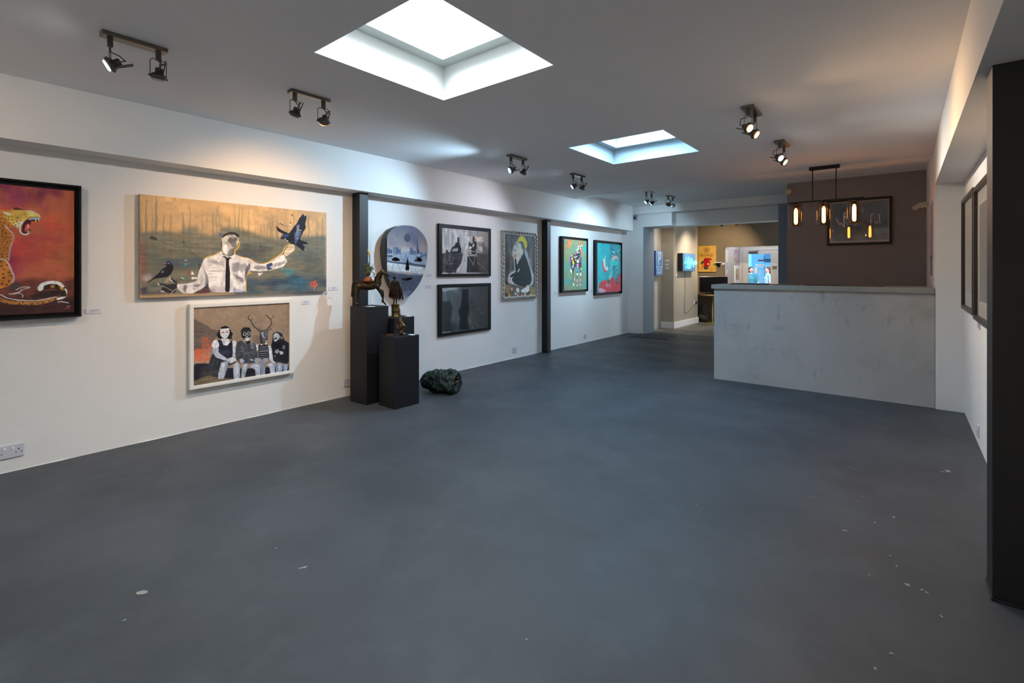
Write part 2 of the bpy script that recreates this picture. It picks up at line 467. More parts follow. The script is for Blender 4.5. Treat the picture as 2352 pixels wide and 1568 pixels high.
def head(root, P, target, col, lit, watts=None, yaw=0.0):
    """one lamp head in its wire yoke; P = pivot (local), target in world"""
    base = Vector(root.location)
    P = Vector(P); D = (Vector(target) - (base + P)).normalized()
    st = MB(); st.box(P.x - .011, P.x + .011, P.y - .011, P.y + .011, P.z + .095, -0.018)
    st.obj('stem', M_fix, root)
    # yoke: squared wire hoop, hung in the vertical plane across the aim
    side = D.cross(Vector((0, 0, 1)))
    side = side.normalized() if side.length > 0.05 else Vector((0, 1, 0))
    w = 0.042; top = P + Vector((0, 0, 0.095))
    pts = [P + side * w, P + side * w + Vector((0, 0, .055)), P + side * w + Vector((0, 0, .085)), P + side * (w - .012) + Vector((0, 0, .097)),
           top, P - side * (w - .012) + Vector((0, 0, .097)), P - side * w + Vector((0, 0, .085)), P - side * w + Vector((0, 0, .055)), P - side * w]
    MB().tube(pts, 0.0028, 6).obj('yoke', M_fixb, root)
    # cable drooping from the stem into the back of the head
    back = P - D * 0.045
    sd = side * 0.03
    a, b = top, back
    cp = [a, a + Vector((0, 0, -.02)) + sd * .7, (a + b) / 2 + sd * 1.3 - D * .02, b - D * .03 + sd * .4, b]
    sm = []
    for i in range(17):
        t = i / 16 * (len(cp) - 1); k = min(int(t), len(cp) - 2); f = t - k
        sm.append(cp[k].lerp(cp[k + 1], f * f * (3 - 2 * f)))
    MB().tube(sm, 0.0032, 6).obj('cable', M_fix, root)
    h = MB()
    h.lathe([(0.0, -0.050), (.016, -.050), (.019, -.046), (.019, -.022), (.030, -.018), (.036, -.008), (.041, -.006), (.041, .004), (.036, .006), (.031, .012), (.030, .012), (.030, 0.0)], P, D, 20)
    for s_ in (1, -1):       # side pivots and wing nuts
        h.lathe([(0, 0), (.007, 0), (.007, .012), (.004, .016), (0, .016)], P + side * (w - .008) * s_, side * s_, 8)
    u = side.cross(D)
    for s_ in (1, -1):       # twin rod handle behind
        q = P - D * .02 + side * .012 * s_ - u * .02
        h.tube([q, q - D * .075 - u * .012], 0.0035, 6)
    hd = h.obj('lamp_head', M_fix, root)
    ln = MB()
    ln.lathe([(.0265, .0165), (.0265, .019), (.0, .021)], P, D, 20)
    ln.k = 1; ln.lathe([(.020, -.002), (.031, .0165), (.0265, .0185)], P, D, 20)
    if lit:
        m = [emit_mat('lit_lens_%s' % lit, col, 26.0), emit_mat('reflector_glow_%s' % lit, tuple(x ** 2.2 for x in col), 0.9)]
    else: m = M_lens_off
    ln.obj('lamp_lens', m, hd)
    if lit:
        ld = bpy.data.lights.new('spot', 'SPOT'); ld.energy = watts or W_SPOT; ld.color = col
        ld.spot_size = R(110); ld.spot_blend = 1.0; ld.shadow_soft_size = 0.022
        lo = bpy.data.objects.new('spot', ld); COL.objects.link(lo); lo.parent = root
        lo.location = P + D * 0.035; lo.rotation_euler = D.to_track_quat('-Z', 'Y').to_euler()

def fixture(x, y, z, heads, label, drop=0.165, wide=0.034):
    root = empty('spotlight_fixture', (x, y, z))
    r = MB(); r.bbox(-wide, wide, -.145, .145, -.022, 0.0, .003); r.obj('rail', M_rail, root)
    for dy, (tgt, col, lit, watts) in zip((-.107, .107), heads):
        head(root, (0, dy, -drop), tgt, col, lit, watts)
    tag(root, label, 'spotlight', 'twin spotlights on the ceiling')

OFF = lambda t: (t, None, None, None)
PALE = (0.84, 0.86, 1.0)
fixture(-3.275, .76, CEIL, [((-3.75, -1.1, 1.35), NEUT, 'white', 16), OFF((-3.55, .80, 1.0))], 'twin spotlight nearest the leopard painting, left lamp shining white')
fixture(-3.307, 1.78, CEIL, [OFF((-3.75, 1.55, 1.4)), ((-4.60, 2.05, 1.15), WARM, 'warm', 62)], 'twin spotlight above the crow painting, right lamp lit warm')
fixture(-3.31, 4.18, CEIL, [((-4.70, 1.95, 1.30), COOL, 'cool', 95), OFF((-3.7, 4.15, 1.5))], 'twin spotlight in front of the mask-shaped painting, left lamp cool white')
fixture(-3.32, 5.47, CEIL, [((-4.7, 4.35, 1.35), PALE, 'pale', 44), OFF((-3.7, 5.45, 1.6))], 'twin spotlight in front of the gold-halo painting, left lamp lit')
fixture(-0.92, 4.12, CEIL, [((0.15, 3.5, 1.75), WARM, 'warm', 34), ((0.40, 4.1, 1.55), WARM, 'warm', 34)], 'twin spotlight by the right beam with two warm glowing lamps', wide=0.045)
fixture(-0.927, 5.37, CEIL, [((0.20, 4.7, 1.6), NEUT, 'white', 28), ((0.45, 5.3, 1.5), SOFT, 'soft', 34)], 'twin spotlight between the warm one and the pendant lamp, one lamp white', wide=0.045)
fixture(-3.42, 8.00, 2.735, [((-4.7, 6.95, 1.3), COOL, 'cool', 66), ((-4.7, 7.9, 1.35), COOL, 'cool', 58)], 'twin spotlight beyond the ceiling step with both lamps cool white', drop=0.19)
fixture(-3.33, 8.76, 2.735, [((-4.4, 9.9, 1.6), COOL, 'cool', 34), OFF((-3.2, 8.0, 1.7))], 'farthest twin spotlight, nearest the shop opening, dim')
fixture(-0.90, 1.57, CEIL, [((0.5, 0.3, 1.0), WARM, 'warm', 34), ((0.25, 0.95, 1.35), WARM, 'warm', 34)], 'twin spotlight cut by the top edge of the view, warm lamp lit', wide=0.045)

fixture(-3.27, -.55, CEIL, [OFF((-3.6, -.6, 1.0)), ((-4.65, 0.65, 1.35), SOFT, 'soft', 16)], 'twin spotlight left of the view, its warm lamp aimed at the leopard painting')  # added out of view for warm light on the left wall
fixture(-0.90, -1.20, CEIL, [((0.0, -3.2, 1.5), SOFT, 'soft', 150), ((2.0, -0.6, 1.5), NEUT, 'white', 80)], 'unseen twin spotlight added near the alcove, bouncing light off the back wall', wide=0.045)  # added out of view, its bounce off the rear walls lifts the ceiling
fixture(-3.27, -2.0, CEIL, [((-2.8, -3.2, 1.6), NEUT, 'white', 150), OFF((-3.6, -1.9, 1.0))], 'unseen twin spotlight added in the rear left corner to brighten the ceiling')  # also added out of view to brighten the ceiling by bounce
# ------------------------------------------------------------------ pendant over the counter
M_blk = mat('matt_black_metal', hx('14120f'), 0.5, metal=0.3)
M_clear = glass_mat('clear_shade_glass', (0.93, 0.90, 0.86), 0.10)
M_amber = glass_mat('amber_shade_glass', (0.95, 0.62, 0.30), 0.09)
M_fil = emit_mat('glowing_filament_bulb', (1.0, 0.55, 0.16), 24.0)
pn = empty('pendant_lamp', (-0.735, 6.88, CEIL))
m = MB(); m.bbox(-.155, .155, -.035, .035, -.035, 0, .003); m.obj('ceiling_plate', M_blk, pn)
for x in (-.122, .118):
    MB().tube([(x, 0, -.03), (x, 0, -.405)], 0.005, 8).obj('rod', M_blk, pn)
MB().bbox(-.385, .385, -.009, .009, -.423, -.405, .002).obj('crossbar', M_blk, pn)
for x in (-.298, -.006, .294):
    sk = MB(); sk.lathe([(0, 0), (.016, 0), (.016, -.02), (.024, -.022), (.024, -.06), (.014, -.065), (0, -.065)], (x, 0, -.42), n=16)
    sk.lathe([(0.0, -.022), (.078, -.022), (.078, -.026), (0, -.026)], (x, 0, -.42), n=24)
    sk.obj('socket', M_blk, pn)
    g = MB(); g.lathe([(.078, -.448), (.082, -.46), (.082, -.705), (.078, -.712), (.0, -.712)], (x, 0, 0), n=28)
    sh = g.obj('glass_shade', M_clear, pn)
    g = MB(); g.lathe([(.050, -.448), (.050, -.695), (.046, -.70), (.030, -.70)], (x, 0, 0), n=24)
    g.obj('inner_glass', M_amber, sh)
    b = MB(); b.lathe([(0, -.485), (.011, -.487), (.013, -.50), (.019, -.515), (.019, -.66), (.015, -.674), (.006, -.682), (0, -.683)], (x, 0, 0), n=16)
    b.obj('bulb', M_fil, pn)
    ld = bpy.data.lights.new('bulb_light', 'POINT'); ld.energy = 2.6; ld.color = (1.0, 0.66, 0.40); ld.shadow_soft_size = 0.019
    lo = bpy.data.objects.new('bulb_light', ld); COL.objects.link(lo); lo.parent = pn; lo.location = (x, 0, -.60)
tag(pn, 'black three-light pendant bar with amber glass shades over the counter', 'pendant lamp')

FLECKS = [(-2.503, 0.606, 0.016), (-2.136, 1.127, 0.01), (-2.142, 1.11, 0.006), (-2.357, 0.514, 0.005), (0.237, 4.413, 0.018), (0.209, 4.381, 0.008), (-0.289, 4.081, 0.005), (-0.562, 4.436, 0.006), (-0.607, 4.646, 0.004), (-0.179, 4.759, 0.004), (-0.238, 3.066, 0.007), (-0.039, 3.399, 0.007), (0.013, 2.708, 0.009), (0.062, 2.703, 0.006), (0.078, 2.694, 0.006), (-0.047, 2.931, 0.004), (-0.023, 2.849, 0.006), (0.117, 2.544, 0.005), (-0.031, 2.186, 0.006), (-0.074, 2.067, 0.006), (-1.08, 1.422, 0.004), (-2.394, 1.116, 0.005), (-0.935, 2.866, 0.004), (-3.906, 1.08, 0.004), (-0.192, 3.593, 0.004), (-0.42, 3.408, 0.004), (-2.021, 6.195, 0.003), (-0.118, 2.686, 0.004), (-0.988, 13.271, 0.004), (-0.117, 3.265, 0.005)]

# ------------------------------------------------------------------ plinths
M_plinth = mat('black_plinth_paint', hx('121217'), 0.55, spec=0.35, noise=0.15, nscale=5)
def plinth(x, y, a, w, d, h, label):
    """front corner at (x,y); a = rotation"""
    r = MB(); r.bbox(-w, 0, 0, d, 0, h, 0.003)
    o = r.obj('plinth', M_plinth); o.location = (x, y, 0); o.rotation_euler = (0, 0, R(a))
    tag(o, label, 'plinth', 'black display plinths')
    return o
plinth(-4.215, 2.874, 2, .28, .275, .993, 'tallest black plinth, nearest the wall, carrying the bronze horse')
plinth(-3.865, 2.961, 0, .265, .30, .707, 'front right black plinth, lowest, with a small crouching bronze')
plinth(-4.16, 3.17, 2, .25, .28, .863, 'middle-height black plinth half hidden behind the other two, under the caped bronze')

M_bronze = mat('dark_bronze', hx('4a3c26'), 0.33, metal=0.75, noise=0.5, nscale=18, col2=hx('1f2019'))
M_bronze2 = mat('brown_bronze', hx('6a4d2f'), 0.42, metal=0.6, noise=0.5, nscale=26, col2=hx('2c2118'))
M_can = mat('olive_tarnished_tin', hx('5c5026'), 0.5, metal=0.55, noise=0.4, nscale=20)
M_cape = mat('oxblood_leather_strips', hx('3b1d16'), 0.6, noise=0.5, nscale=30)
M_green = mat('green_patina', hx('4c5a1f'), 0.5, noise=0.5, nscale=40, col2=hx('232c10'))
M_orange = mat('burnt_orange_paint', hx('8a4522'), 0.55)
M_yellow = mat('yellow_enamel', hx('d79a22'), 0.4)
M_card = mat('white_card', (0.82, 0.82, 0.82), 0.6)

# horse: local x runs along its length, z up; one pixel of the study drawing = K metres
K = 0.000640
def hp(x, z, y=0.0): return ((x - 440) * K, y, (1008 - z) * K)
hz = empty('horse_sculpture', (-4.365, 3.005, 1.004), R(39))
def seg(pts, rad, y=0.0): return ('t', [hp(a, b, (c if c is not None else y)) for a, b, c in [(p + (None,) if len(p) == 2 else p) for p in pts]], [q * K for q in rad])
leg = 0.022
parts = [
    seg([(268, 660), (330, 690), (420, 700), (500, 690), (575, 665)], [48, 72, 70, 74, 66]),
    ('s', hp(275, 665), (62 * K, 48 * K, 62 * K)),
    ('s', hp(575, 660), (58 * K, 46 * K, 75 * K)),
    seg([(580, 640), (590, 570), (625, 500), (660, 462)], [66, 56, 44, 34]),
    seg([(650, 462), (700, 490), (745, 518), (778, 535)], [34, 32, 22, 15]),
    seg([(664, 440), (664, 425)], [10, 3], .012), seg([(668, 440), (668, 425)], [10, 3], -.012),
    # tail
    seg([(225, 640), (195, 632), (175, 670), (168, 740), (172, 800), (165, 858)], [12, 15, 17, 18, 26, 24]),
    # hind legs
    seg([(270, 700), (262, 760), (235, 830), (240, 900), (222, 960), (215, 985)], [52, 36, 21, 15, 13, 15], leg),
    seg([(215, 985), (232, 1000)], [18, 20], leg),
    seg([(285, 700), (270, 780), (258, 850), (255, 920), (262, 970), (285, 998)], [50, 34, 20, 14, 13, 18], -leg),
    # standing front leg and raised front leg
    seg([(560, 700), (590, 755), (630, 830), (662, 920), (672, 965), (705, 1000)], [46, 30, 18, 13, 15, 16], leg),
    seg([(580, 700), (620, 765), (672, 778), (684, 850), (680, 910), (665, 935), (672, 965)], [44, 26, 20, 14, 12, 15, 13], -leg),
]
blob('body', parts, M_bronze, hz, voxel=0.0038, smooth=4)
# rider: tunic cone, wiry leaf cage and a tall stalk head
rd = MB(); rd.lathe([(.0, .02), (.052, .0), (.040, .03), (.022, .055), (.0, .06)], hp(425, 632), n=14); rider = rd.obj('saddle', M_orange, hz)
rg = random.Random(5); rm = MB()
c0 = Vector(hp(425, 430))
for i in range(26):
    a = rg.random() * 6.28; e = rg.random() * 1.2 - .3; ln_ = .045 + rg.random() * .035
    d0 = Vector((math.cos(a) * math.cos(e), math.sin(a) * math.cos(e) * .7, math.sin(e)))
    s0 = c0 + Vector((0, 0, -.05 + rg.random() * .05)); pts = []
    for k in range(9):
        t = k / 8; w_ = t * 2.6
        pts.append(s0 + d0 * ln_ * math.sin(w_ * .75) + Vector((0, 0, 1)) * (.03 * t + .02 * math.sin(w_ * 2)))
    rm.tube(pts, [.0045 * (1 - .6 * k / 8) for k in range(9)], 5)
rm.lathe([(0, -.075), (.022, -.06), (.028, -.03), (.018, .02), (0, .035)], c0, n=10)
rm.obj('leafy_rider', M_green, hz)
MB().tube([hp(435, 400), hp(440, 330), hp(452, 270), hp(452, 215)], [.009, .006, .004, .005], 8).obj('stalk', M_green, hz)
MB().tube([hp(452, 215), hp(448, 170), hp(430, 130), hp(420, 95)], [.007, .009, .008, .003], 8).obj('yellow_tip', M_yellow, hz)
wr = MB()
wr.tube([Vector(hp(490 + 30 * math.cos(t * .5), 330 + t * 14, .015 * math.sin(t))) for t in range(19)], .0022, 5)
wr.tube([Vector(hp(525, 560 - t * 9, 0.0)) + Vector((math.sin(t * 1.4) * .008, math.cos(t * 1.4) * .008, 0)) for t in range(10)], .003, 5)
wr.obj('curled_wire', M_blk, hz)
tag(hz, 'dark bronze prancing horse with a leafy yellow-tipped rider on the tallest plinth', 'sculpture')

# caped figure on an upturned tin
K2 = 0.00067
fg = empty('figure_sculpture', (-4.275, 3.275, .8635), R(38))
def fp(x, z, y=0.0): return ((x - 900) * K2, y, (1195 - z) * K2)
c = MB(); c.lathe([(0, 0), (.044, 0), (.044, .006), (.041, .008), (.041, .062), (.0435, .066), (.0435, .072), (.041, .076), (.041, .128), (.044, .130), (.044, .136), (0, .136)], n=28)
c.obj('tin_drum', M_can, fg)
def sg(pts, rad): return ('t', [fp(*p) for p in pts], [q * K2 for q in rad])
blob('figure', [
    sg([(898, 640), (902, 690), (905, 740)], [42, 36, 32]), sg([(880, 625), (925, 625)], [22, 22]),
    sg([(890, 560), (893, 600)], [24, 14]), ('s', fp(887, 555), (27 * K2, 26 * K2, 32 * K2)),
    sg([(890, 745), (886, 860), (876, 975)], [27, 17, 11]), sg([(922, 745), (926, 860), (916, 970)], [27, 17, 11]),
    sg([(876, 980), (872, 985, -.02)], [12, 9]), sg([(916, 978), (925, 985, -.02)], [12, 9]),
    sg([(862, 630), (850, 690), (858, 740)], [15, 12, 9]), sg([(940, 630), (955, 690), (945, 745)], [15, 12, 9]),
], M_bronze, fg, voxel=0.0035, smooth=3)
cp_ = MB(); rg = random.Random(9)
for s_ in (-1, 1):
    for i in range(9):
        x0 = 900 + s_ * (38 + i * 3); x1 = 900 + s_ * (48 + i * 9) + rg.random() * 6; zb = 870 + rg.random() * 70
        y0 = .012 + .003 * (i % 3)
        cp_.tube([fp(x0, 610, y0), fp((x0 + x1) / 2, 740, y0 + .006), fp(x1, zb, y0 + .01)], [.006, .008, .003], 5)
cp_.obj('cape', M_cape, fg)
tag(fg, 'standing bronze figure with ragged dark cape on an olive tin drum', 'sculpture')

# small crouching creature with a top knot
sm_ = empty('crouching_sculpture', (-3.985, 3.125, .727), R(30))
K3 = 0.00064
def cp3(x, z, y=0.0): return ((x - 1000) * K3, y, (1492 - z) * K3)
def s3(pts, rad): return ('t', [cp3(*p) for p in pts], [q * K3 for q in rad])
blob('creature', [
    s3([(1000, 1470), (1000, 1400), (988, 1310), (978, 1240)], [30, 38, 34, 20]),
    s3([(978, 1225), (968, 1190)], [20, 24]), s3([(968, 1190), (962, 1120), (965, 1085)], [18, 22, 9]),
    s3([(955, 1135), (985, 1130)], [9, 7]),
    s3([(1005, 1320), (1052, 1380), (1035, 1465)], [20, 24, 13]), s3([(975, 1440), (945, 1372), (990, 1330)], [12, 20, 14]), s3([(940, 1365, -.02), (985, 1430, -.03), (1045, 1375, -.02)], [11, 12, 11]), s3([(985, 1290), (945, 1340)], [12, 9]),
    s3([(1000, 1475), (1005, 1485)], [42, 40]),
], M_bronze2, sm_, voxel=0.0035, smooth=2, noise=0.003, nscale=0.015)
tag(sm_, 'small crouching bronze with a knotted head on the lowest plinth', 'sculpture')
# flat bronze disc and cards
mm = MB(); mm.lathe([(0, 0), (.05, 0), (.055, .004), (.045, .008), (.02, .006), (0, .007)], n=20)
o = mm.obj('bronze_dish', M_bronze2); o.location = (-4.065, 3.04, .7075); tag(o, 'flat round bronze dish lying left of the crouching sculpture', 'dish')
def card(x, y, z, w, d, a, label):
    o = MB().box(-w / 2, w / 2, -d / 2, d / 2, 0, .002).obj('title_card', M_card); o.location = (x, y, z); o.rotation_euler = (0, 0, R(a)); tag(o, label, 'card', 'white cards on the plinths')
card(-4.255, 2.945, .9935, .10, .05, 6, 'white card lying at the horse\'s feet')
card(-4.06, 3.20, .7075, .05, .035, 20, 'small white card behind the crouching sculpture on the lowest plinth')
card(-3.905, 3.20, .7075, .07, .045, 0, 'white card at the right corner of the lowest plinth')
card(-4.21, 3.40, .8635, .06, .04, 8, 'white card beside the olive tin drum')

# green lump on the floor: a rough bark-like cast, broken open at its right end
M_lump = mat('verdigris_cast', hx('24372f'), 0.55, metal=0.2, noise=0.7, nscale=9, col2=hx('0f1a1a'), bump=0.7, bscale=28)
lp = empty('cast_sculpture', (-4.06, 3.715, 0), R(22))
q = MB()
L_ = .46; nu, nv = 72, 64
from mathutils import noise as mnoise
vsx = []
def rad(t, a):
    base = .075 + .065 * math.sin(min(t, 1) * 1.9) ** 1.2
    p = Vector((t * 6, math.cos(a) * 2.1, math.sin(a) * 2.1))
    n_ = mnoise.fractal(p, 1.0, 2.0, 5) * .030 + abs(mnoise.noise(p * 2.3)) * .036 - .006
    return base + n_
for i in range(nu + 1):
    t = i / nu
    for j in range(nv):
        a = 2 * math.pi * j / nv
        r_ = rad(t, a)
        if t < .12: r_ *= math.sqrt(max(t / .12, 0.0)) * .98 + .02
        if t > .93: r_ *= 1 - (t - .93) * 3.0
        x = -L_ / 2 + L_ * t
        z = .118 + r_ * math.sin(a) * .92; y = r_ * math.cos(a)
        vsx.append((x, y, max(z, .002)))
fs = [(i * nv + j, i * nv + (j + 1) % nv, (i + 1) * nv + (j + 1) % nv, (i + 1) * nv + j) for i in range(nu) for j in range(nv)]
q.add(vsx, fs, True)
# sunken broken end
o_ = len(vsx); end = [vsx[nu * nv + j] for j in range(nv)]
ring2 = [(L_ / 2 - .03, e[1] * .62, .118 + (e[2] - .118) * .62) for e in end]
q.add(end + ring2, [(j, (j + 1) % nv, nv + (j + 1) % nv, nv + j) for j in range(nv)], True)
q.add(ring2 + [(L_ / 2 - .05, 0, .118)], [(j, (j + 1) % nv, nv) for j in range(nv)], True)
q.obj('shell', M_lump, lp)
q = MB(); q.tube([(L_ / 2 - .04, -.02, .10), (L_ / 2 - .005, .02, .13)], [.02, .016], 8); q.tube([(L_ / 2 - .04, .03, .15), (L_ / 2 - .008, .045, .16)], [.016, .012], 8)
q.obj('broken_core', mat('rust_core', hx('4a2c1c'), 0.7, noise=0.5, nscale=40), lp)
tag(lp, 'rough green-black bronze lump lying on the floor beside the plinths', 'sculpture')

# ------------------------------------------------------------------ wall labels and sockets
M_print = mat('grey_print', hx('8b8c90'), 0.7)
M_cardw = mat('label_card', hx('d9d9e2'), 0.55)
def wall_label(name_y, z, w, h, label, x=XW, lines=3):
    """label card on a wall facing +X"""
    o = MB().box(0, .004, -w / 2, w / 2, -h / 2, h / 2).obj('title_label', M_cardw); o.location = (x, name_y, z)
    p = MB(); rg = random.Random(int(name_y * 100))
    for i in range(lines):
        zz = h / 2 - h * (.25 + .2 * i); p.box(.004, .0044, -w * .22, -w * .22 + w * (.25 + .35 * rg.random()), zz - h * .035, zz + h * .035)
    p.obj('printed_lines', M_print, o)
    tag(o, label, 'label', 'white title labels on the walls')
wall_label(.840, 1.060, .088, .036, 'title label right of the leopard painting')
wall_label(2.795, 1.176, .105, .038, 'title label right of the crow painting')
wall_label(2.490, 1.045, .100, .040, 'title label above right of the white-framed four-children painting')
wall_label(4.128, 1.300, .105, .042, 'upper title label right of the mask-shaped painting')
wall_label(4.128, 1.162, .105, .036, 'lower title label right of the mask-shaped painting')
wall_label(6.545, 1.180, .115, .040, 'title label right of the gold-halo painting, by the slim column', lines=2)
wall_label(7.028, .975, .105, .042, 'title label left of the orange and teal painting', lines=2)
wall_label(8.260, .965, .115, .046, 'title label between the two teal paintings', lines=2)

M_plastic = mat('white_socket_plastic', hx('c9c9d4'), 0.4)
M_hole = mat('socket_hole', (0.02, 0.02, 0.025), 0.8)
def socket(x, y, z, gangs, label, face=1):
    w = .146 if gangs == 2 else .088
    e = empty('wall_socket', (x, y, z))
    MB().bbox(*( (0, .010) if face > 0 else (-.010, 0)), -w / 2, w / 2, -.044, .044, .003).obj('face_plate', M_plastic, e)
    x0, x1 = ((.0098, .0105) if face > 0 else (-.0105, -.0098))
    for g in range(gangs):
        h = MB(); s = MB()
        cy = (g - (gangs - 1) / 2) * .094
        h.box(x0, x1, cy - .003, cy + .003, .004, .014)
        for q_ in (-1, 1): h.box(x0, x1, cy + q_ * .013 - .004, cy + q_ * .013 + .004, -.013, -.008)
        sy = cy + (-.028 if (g == 1 or gangs == 1) else .028) * 1.0
        s.bbox(*((.0098, .0135) if face > 0 else (-.0135, -.0098)), sy - .006, sy + .006, .012, .030, .001)
        h.obj('pin_holes', M_hole, e); s.obj('switch', mat('white_switch', (0.85, 0.85, 0.87), 0.35), e)
    tag(e, label, 'socket')
socket(XW, .400, .140, 2, 'double wall socket under the leopard painting')
socket(XW, 2.955, .150, 1, 'single wall socket left of the tallest plinth, low on the wall')
socket(XW, 5.875, .132, 1, 'wall socket below the gold-halo painting')
socket(XW, 8.020, .128, 1, 'wall socket below the orange and teal painting')
socket(0.46, 5.22, .115, 1, 'wall socket low on the right wall near the steel column', face=-1)
# small alarm sensor in the far corner and a round one by the dark wall
o = empty('alarm_sensor', (-4.52, YF - .0, 2.515)); MB().bbox(-.045, .045, -.05, 0, -.055, .06, .008).obj('housing', mat('sensor_plastic', hx('9fa3aa'), 0.5), o)
MB().bbox(-.03, .03, -.056, -.045, -.03, .02, .006).obj('sensor_window', mat('sensor_window', hx('3c4048'), 0.3), o); tag(o, 'small white alarm sensor high in the far left corner', 'sensor')
o = empty('smoke_alarm', (-1.46, 8.62, 2.62)); 
mm = MB(); mm.lathe([(0, 0), (.045, 0), (.05, .012), (.04, .03), (0, .034)], (.04, .02, 0), (0, -1, 0), 20); mm.obj('housing', mat('cream_plastic', hx('c4b29c'), 0.5), o)
o.location = (-1.44, 8.648, 2.60); tag(o, 'small round cream alarm peeking past the top left of the dark wall', 'alarm')
o.children[0].location = (0.0, -.02, 0)

# floor grating before the opening
gt = empty('floor_grating', (-4.02, 9.62, 0), R(3))
fm = MB(); W_, D_ = .78, .62
for a, b, c_, d_ in ((-W_ / 2, W_ / 2, -D_ / 2, -D_ / 2 + .02), (-W_ / 2, W_ / 2, D_ / 2 - .02, D_ / 2), (-W_ / 2, -W_ / 2 + .02, -D_ / 2, D_ / 2), (W_ / 2 - .02, W_ / 2, -D_ / 2, D_ / 2)):
    fm.box(a, b, c_, d_, 0, .012)
M_gr = mat('worn_iron', hx('4d4f55'), 0.5, metal=0.5, noise=0.4, nscale=20)
fm.obj('rim', M_gr, gt)
fm = MB()
for i in range(18):
    x = -W_ / 2 + .03 + i * (W_ - .06) / 17
    fm.tube([(x + .008 * math.sin(k * 1.9), -D_ / 2 + .02 + k * (D_ - .04) / 10, .006) for k in range(11)], .006, 5)
fm.obj('bars', M_gr, gt)
Box(-W_ / 2 + .01, W_ / 2 - .01, -D_ / 2 + .01, D_ / 2 - .01, .0005, .002).obj('pit', mat('pit_black', hx('1b1d20'), 0.9), gt)
tag(gt, 'dark iron floor grating in front of the shop opening', 'grating')

# paint flecks and chips on the floor
M_fleck = mat('dried_paint_fleck', hx('85867c'), 0.6)
M_fleck2 = mat('yellowed_paint_fleck', hx('a9a06a'), 0.6)
rg = random.Random(21)
def fleck(x, y, s, m):
    n = 7; pts = []
    an = rg.random() * 3
    for k in range(n):
        a = 2 * math.pi * k / n; r_ = s * (.55 + .6 * rg.random())
        pts.append((math.cos(a) * r_ * 1.7, math.sin(a) * r_))
    pts = [(x + p[0] * math.cos(an) - p[1] * math.sin(an), y + p[0] * math.sin(an) + p[1] * math.cos(an)) for p in pts]
    return pts
fl = MB()
for (x, y, s) in FLECKS: fl.prism(fleck(x, y, s, 0), 0.0003, .0011)
tag(fl.obj('paint_spatter', M_fleck), 'pale paint flecks spattered on the grey floor', 'paint flecks', kind='stuff')

# ------------------------------------------------------------------ front shop seen through the opening
struct('wall_shop_left', Box(-4.95, -4.50, 10.43, 11.24, 0, 2.78), M_pale)
mb = Box(-4.95, -4.20, 11.24, 12.96, 0, 2.78)
struct('wall_shop_pier', mb, mat('shop_grey_paint', hx('a89e8f'), 0.75, spec=0.25, noise=0.06, nscale=3))
struct('wall_shop_recess', Box(-5.2, -4.95, 10.43, 13.6, 0, 2.78), M_taupe)
YB = 13.60; XL = -3.717; XR = -2.42
mb = MB(); mb.box(-4.95, XL, YB, YB + .12, 0, 2.78); mb.box(XR, -1.5, YB, YB + .12, 0, 2.78); mb.box(.7, 2.2, YB, YB + .12, 0, 2.78); mb.box(-1.5, .7, YB, YB + .12, 0, .45); mb.box(-1.5, .7, YB, YB + .12, 2.3, 2.78); mb.box(XL, XR, YB, YB + .12, 1.995, 2.78)
struct('wall_shop_far', mb, M_taupe)
struct('ceiling', Box(-5.2, 2.2, 10.43, 15.6, 2.70, 2.78), M_ceil)
struct('wall_shop_right', Box(1.2, 1.4, 10.43, 13.6, 0, 2.78), M_taupe)
Wn = MB()
for a in ((-1.5, -1.44, .45, 2.3), (.64, .7, .45, 2.3), (-1.44, .64, .45, .51), (-1.44, .64, 2.24, 2.3), (-.43, -.37, .51, 2.24)): Wn.box(a[0], a[1], YB + .02, YB + .08, a[2], a[3])
wn4 = struct('window_4', Wn, M_white); Box(-1.44, .64, YB + .045, YB + .05, .51, 2.24).obj('glass_pane', glass_mat('shop_glass', (.95, .98, 1), .06), wn4)  # unseen shop window, added to bring daylight into the shop
ld = bpy.data.lights.new('daylight', 'AREA'); ld.shape = 'RECTANGLE'; ld.size = 2.0; ld.size_y = 1.6; ld.energy = 70; ld.color = (.80, .90, 1.0)  # area lamp behind the added window
o = bpy.data.objects.new('daylight', ld); COL.objects.link(o); o.location = (-.4, YB + .20, 1.4); o.rotation_euler = Vector((-.45, -1, -.25)).to_track_quat('-Z', 'Y').to_euler()
# skirting of the pier
sk = MB(); sk.bbox(-4.50, -4.185, 11.215, 11.24, 0, .15, .004); struct('baseboard_left', sk, M_white)
sk = MB(); sk.bbox(-4.20, -4.178, 11.215, 12.98, 0, .15, .004); struct('baseboard_left', sk, M_white)
# entrance lobby and street door
YD = 15.24
M_lob = mat('lobby_paint', hx('bcbab6'), 0.7)
struct('wall_lobby_left', Box(XL - .1, XL, YB + .12, YD + .1, 0, 2.78), M_lob)
struct('wall_lobby_right', Box(XR, XR + .12, YB + .12, YD + .1, 0, 2.78), M_lob)
struct('wall_front', MB().box(XL, XR, YD + .005, YD + .1, 2.02, 2.78), M_lob)
M_door = mat('white_door_paint', hx('c9c7c6'), 0.45)
fr = MB(); fr.box(XL, -3.66, YD, YD + .09, 0, 2.02); fr.box(-2.70, -2.66, YD, YD + .09, 0, 2.02); fr.box(-2.66, XR, YD + .01, YD + .09, 0, 2.02); fr.box(-3.66, -2.70, YD, YD + .09, 1.96, 2.02)
struct('trim_3', fr, M_door)
dr = MB(); x0, x1 = -3.655, -2.705; g0, g1 = -3.50, -2.915
dr.bbox(x0, g0, YD + .015, YD + .06, 0.01, 1.955, .003); dr.bbox(g1, x1, YD + .015, YD + .06, 0.01, 1.955, .003)
